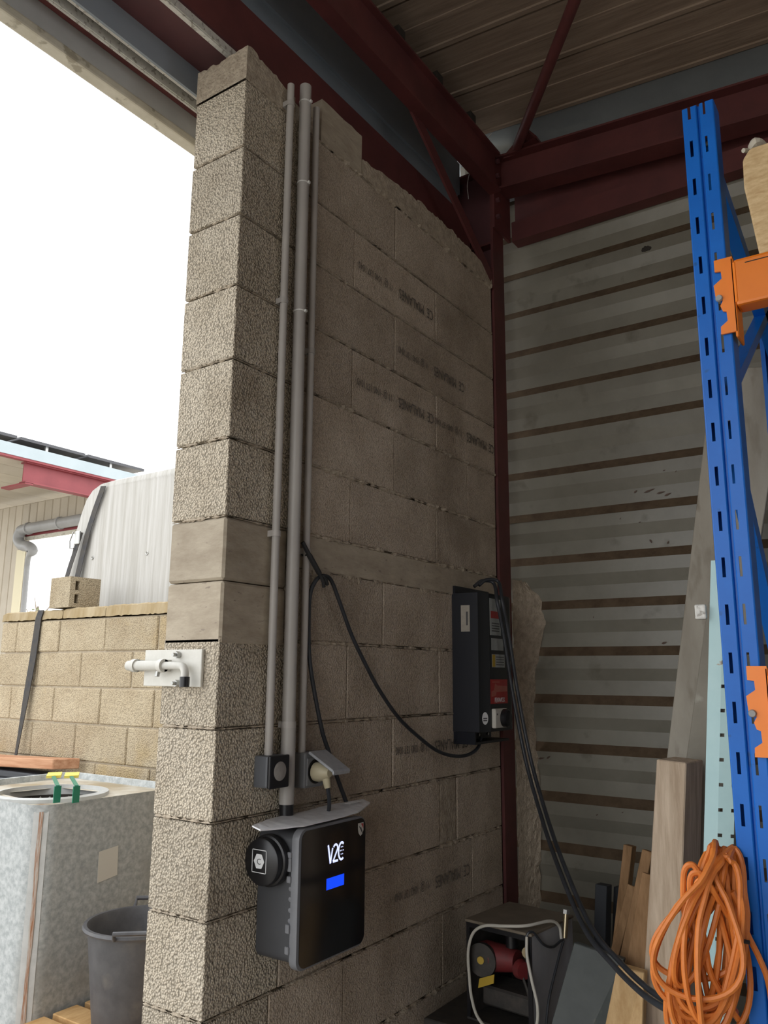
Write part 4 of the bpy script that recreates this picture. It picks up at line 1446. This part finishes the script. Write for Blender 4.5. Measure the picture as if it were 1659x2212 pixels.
# ---- pale blue slotted angle
t = thing('slotted_angle', (.95, .68, 0), 'pale blue slotted steel angle standing beside the blue upright', 'angle')
ya = .66
tl, bl = at(1535, 1235, 1, ya), at(1520, 1830, 1, ya)
d = (tl - bl) / (tl.z - bl.z)
f0_ = bl - d * (bl.z - .002)
tp_ = f0_ + d * 1.66
e1 = Vector((.030, 0, 0))
MB().quadslab([f0_, f0_ + e1, tp_ + e1, tp_], (0, .003, 0)).build('flange', 'mint', t)
# second flange turned back, with notched holes
e2 = Vector((.034, .006, 0))
hn = Vector((0, .003, 0))
fw_ = MB()
zz = .02
while zz < 1.62:
    a, b = f0_ + d * zz + e1, f0_ + d * (zz + .048) + e1
    c_, e_ = f0_ + d * (zz + .056) + e1, None
    fw_.quadslab([a, a + e2, b + e2, b], hn)
    fw_.quadslab([b + e2 * .28, b + e2 * .80, c_ + e2 * .80, c_ + e2 * .28], hn)
    zz += .056
fw_.build('holed_flange', 'mint', t)
tb_ = at(1513, 1322, 1, ya - .01)
t = thing('steel_sleeve', (tb_.x, ya, tb_.z - .02), 'small grey metal sleeve clipped on the pale blue angle', 'sleeve')
MB().box(tb_.x - .012, tb_.x + .014, ya - .018, ya - .0025, tb_.z - .018, tb_.z + .018).build('sleeve', 'galv', t, bevel=.004, seg=2)

# ---- weathered post
t_ = MB()
y0 = .95
tl, tr_ = at(1418, 1640, 1, y0), at(1482, 1648, 1, y0)
bl, br = at(1385, 2200, 1, y0 - .03), at(1464, 2200, 1, y0 - .03)


def dn(a, b):
    d = b - a
    return a + d * ((.002 - a.z) / d.z)


tk = Vector((.018, .115, 0))
b0, b1 = dn(tl, bl), dn(tr_, br)
t_.hexa([b0, b1, b1 + tk, b0 + tk, tl, tr_, tr_ + tk, tl + tk])
tag(t_.build('timber_post', 'wood', bevel=.003), 'thick weathered grey brown timber post standing upright', 'timber')


def stick(p0, p1, wpx, depth, y0, y1, m, name, label, cat='board'):
    """leaning batten: centre pixels at the top and below, width in metres; runs to the floor"""
    a, b = at(p0[0], p0[1], 1, y0), at(p1[0], p1[1], 1, y1)
    f_ = dn(a, b)
    dd = (a - f_).normalized()
    s_ = Vector((1, 0, 0)) - dd * dd.x
    s_.normalize()
    nn = dd.cross(s_)
    return tag(MB().bar(f_ + V(0, 0, .002), a, s_ * wpx, nn * depth).build(name, m, bevel=.0015), label, cat, 'offcuts leaning in the corner')


stick((1361, 1826), (1335, 2060), .028, .045, 1.30, 1.26, 'oak', 'batten', 'thin brown batten, tallest of the offcuts in the corner')
stick((1369, 1914), (1325, 2090), .026, .040, 1.16, 1.10, 'oak', 'batten', 'short brown batten in front of the tallest one')
stick((1402, 1838), (1352, 2080), .030, .035, 1.10, 1.05, 'oak', 'batten', 'brown batten leaning against the weathered post')
stick((1408, 1890), (1374, 2090), .050, .02, 1.03, .99, 'oak', 'batten', 'wide brown batten right beside the weathered post')
stick((1304, 1910), (1300, 2060), .040, .05, 1.42, 1.40, 'darkpost', 'dark_batten', 'black batten standing before the metal wall')
stick((1337, 1915), (1333, 2060), .020, .05, 1.52, 1.50, 'darkpost', 'dark_batten', 'narrow black batten behind the other black one')

# pale plywood and slate board in front
q = MB()
pts = [at(1333, 2086, 1, .86), at(1392, 2102, 1, .88), at(1385, 2290, 1, .80), at(1292, 2290, 1, .78)]
f0_, f1_ = dn(pts[0], pts[3]), dn(pts[1], pts[2])
q.quadslab([f0_, f1_, pts[1], pts[0]], (0, .03, 0))
tag(q.build('pine_board', 'pine', bevel=.002), 'pale two tone wooden board leaning before the post', 'board')
q = MB()
pts = [at(1240, 2036, 1, .90), at(1348, 2072, 1, .93), at(1303, 2250, 1, .82), at(1180, 2250, 1, .80)]
f0_, f1_ = dn(pts[0], pts[3]), dn(pts[1], pts[2])
q.quadslab([f0_, f1_, pts[1], pts[0]], (0, .018, 0))
tag(q.build('slate_board', 'slate', bevel=.002), 'dark slate grey scratched board leaning beside the machine', 'board')

# ---- machine on its low cabinet
t = thing('low_cabinet', (.30, 1.12, 0), 'low cabinet with black top under the red machine', 'cabinet')
MB().box(.06, .385, .90, 1.28, .02, .352).build('body', 'casing', t, bevel=.004)
MB().box(.04, .40, .87, 1.30, .353, .378).build('top', 'darksteel', t, bevel=.003)
mz = .379
rot = math.radians(-6)
cA = Vector((.150, .94, mz))
ex, ey = Vector((math.cos(rot), math.sin(rot), 0)), Vector((-math.sin(rot), math.cos(rot), 0))
MW, MD, MH = .225, .25, .268
P = lambda u, v, h: cA + ex * u + ey * v + V(0, 0, h)
t = thing('compressor', P(MW / 2, MD / 2, 0), 'small open fronted machine with red motor in a pale grey casing', 'machine')


def pbox(u0, u1, v0, v1, h0, h1, name, m, bevel=0., par=None):
    return MB().hexa([P(u0, v0, h0), P(u1, v0, h0), P(u1, v1, h0), P(u0, v1, h0), P(u0, v0, h1), P(u1, v0, h1), P(u1, v1, h1), P(u0, v1, h1)]).build(name, m, par or t, bevel=bevel)


pbox(0, MW, 0, MD, 0, .006, 'base', 'darksteel')
pbox(MW - .006, MW, .004, MD, .006, MH, 'side_panel', 'casing')
pbox(0, .006, .004, MD, .006, MH, 'side_panel', 'darksteel')
pbox(.006, MW - .006, MD - .006, MD, .006, MH, 'back_panel', 'darksteel')
pbox(-.004, MW + .004, -.004, MD + .004, MH, MH + .008, 'top_panel', 'dusttop', .002)
pbox(0, .012, 0, .004, .006, MH, 'front_post', 'black')
pbox(MW - .014, MW, 0, .004, .006, MH, 'front_post', 'black')
pbox(.012, MW - .014, 0, .004, MH - .014, MH, 'front_rail', 'black')
MB().tube([P(.035, .035, .165), P(.035, .06, .165), P(.10, .08, .165), P(.13, .08, .165)], [.044, .044, .036, .030], 22).build('motor', 'motor', t, smooth=True)
wh = MB().tube([P(.038, .022, .162), P(.036, .036, .162)], .047, 24).build('fan_cover', 'darksteel', t, smooth=True)
MB().tube([P(.038, .018, .162), P(.037, .022, .162)], .011, 12).build('fan_hub', 'yellow', wh)
MB().hexa([P(.03, .015, .085), P(.085, .015, .11), P(.085, .018, .11), P(.03, .018, .085), P(.035, .015, .112), P(.088, .015, .135), P(.088, .018, .135), P(.035, .018, .112)]).build('yellow_label', 'yellow', t)
MB().tube([P(.145, .07, .15), P(.165, .06, .15)], [.028, .024], 16).build('pump_head', 'motor', t, smooth=True)
MB().tube([P(.11, .08, .20), P(.11, .08, .245)], .018, 14).build('filter', 'black', t, smooth=True)
MB().tube([P(.19, .06, .22), P(.20, .02, .215)], .017, 12).build('fitting', 'brass', t, smooth=True)
pbox(.02, .20, .05, .16, .03, .085, 'motor_mount', 'darksteel', .006)
MB().tube(smoothpath([P(.155, .06, .14), P(.18, .05, .10), P(.205, .03, .05)]), .004, 6).build('hose', 'darksteel', t, smooth=True)
wc = [P(.018, -.012, .115), P(.016, -.014, .19), P(.035, -.014, .245), P(.075, -.012, .272), P(.14, -.010, .283), P(.20, .02, .289), P(.232, .10, .291), P(.240, .14, .27), P(.243, .145, .235)]
wc2 = [P(.215, -.006, .268), P(.218, -.012, .22), P(.235, -.018, .16), P(.252, -.02, .10), P(.250, -.025, .05), P(.225, -.035, .012), P(.17, -.045, .007), P(.11, -.045, .007), P(.06, -.035, .03), P(.03, -.02, .07), P(.02, -.014, .115)]
tag(MB().tube(smoothpath(list(reversed(wc)) + list(reversed(wc2))[1:], 6), .0045, 8).build('power_cord', 'whitecable', t, smooth=True), 'pale grey cord looped round the machine')
bc_ = [P(.213, -.005, .20), P(.214, -.006, .265), P(.225, .01, .279), P(.236, .05, .24), P(.240, .10, .222), P(.246, .15, .232), P(.246, .12, .19), P(.245, .06, .10), P(.247, .03, .03), P(.25, .0, .008)]
MB().tube(smoothpath(bc_, 6), .0038, 7).build('black_cord', 'cable', t, smooth=True)
t = thing('hose_coupling', P(.245, .155, .22), 'small brass hose coupling at the back of the pale machine side', 'coupling')
MB().cyl(P(.246, .16, .235), P(.248, .17, .30), .0085, 10).build('barrel', 'brass', t, smooth=True)
MB().cyl(P(.248, .17, .30), P(.2485, .172, .312), .011, 6).build('nut', 'steel', t)

# ---- orange extension cord in a hank, hung on the rack
oc = []
rng = random.Random(3)
NL = 18
for k in range(NL):
    f = k / (NL - 1)
    ztop = 1.080 - .035 * rng.random()
    zbot = rng.uniform(.735, .80) if k % 3 else rng.uniform(.80, .86)
    xt = 1.052 + rng.uniform(-.016, .028)
    xb = 1.012 + rng.uniform(-.022, .022)
    hw = (.068, .034, .052, .026, .060, .042)[k % 6] * rng.uniform(.9, 1.1)
    tw_ = rng.uniform(-.016, .016)
    y_ = .200 + .075 * ((k * 7) % NL) / NL
    for i in range(26):
        a = 2 * math.pi * i / 26
        s = (1 - math.cos(a)) / 2                       # 0 at the top, 1 at the bottom
        zz = ztop - (ztop - zbot) * s
        wdt = hw * (.30 + .85 * s) * math.sin(a) * (1.05 if s > .3 else .85)
        xx = xt + (xb - xt) * s + wdt + tw_ * math.sin(a * 2)
        oc.append((xx, y_ + .022 * math.sin(a) - .018 * s + .05 * (1 - s) ** 3, zz))
tail = [(1.075, .26, 1.00), (1.086, .27, .965), (1.093, .275, .93), (1.108, .285, .89), (1.120, .288, .85), (1.122, .288, .80), (1.112, .285, .75), (1.08, .28, .70)]
t = thing('extension_cord', (1.02, .24, .72), 'orange extension cord hung in a long hank beside the blue upright', 'cord')
sm = smoothpath(oc, 2)
MB().tube(sm, .0053, 7).build('cord_coils', 'cord', t, smooth=True)
MB().tube(smoothpath(tail, 6), .0056, 8).build('cord_tail', 'cord', t, smooth=True)
for k in range(3):
    z1, z0_ = 1.045 - .012 * k, .90 - .02 * k
    xc_ = 1.012 + .010 * k
    MB().tube(smoothpath([(xc_ + .045, .285, z0_ + .07), (xc_ + .034, .255, z0_ + .10), (xc_ + .02, .228, z1 - .02), (xc_ + .006, .222, z1), (xc_ - .010, .222, z1 - .018), (xc_ - .013 + .006 * k, .225, z0_ + .05), (xc_ + .006, .228, z0_), (xc_ + .03, .245, z0_ - .05), (xc_ + .04, .285, z0_ - .09)], 6), .0056, 8).build('cord_loop', 'cord', t, smooth=True)
MB().tube(smoothpath([(1.072, .262, .925), (1.085, .252, .922), (1.098, .262, .918)], 4), .004, 6).build('binding', 'rubber', t, smooth=True)
MB().tube(smoothpath([(1.079, .315, 1.058), (1.06, .285, 1.052), (1.062, .275, 1.042), (1.056, .262, 1.046)], 4), .004, 7).build('hook', 'steel', rk, smooth=True)
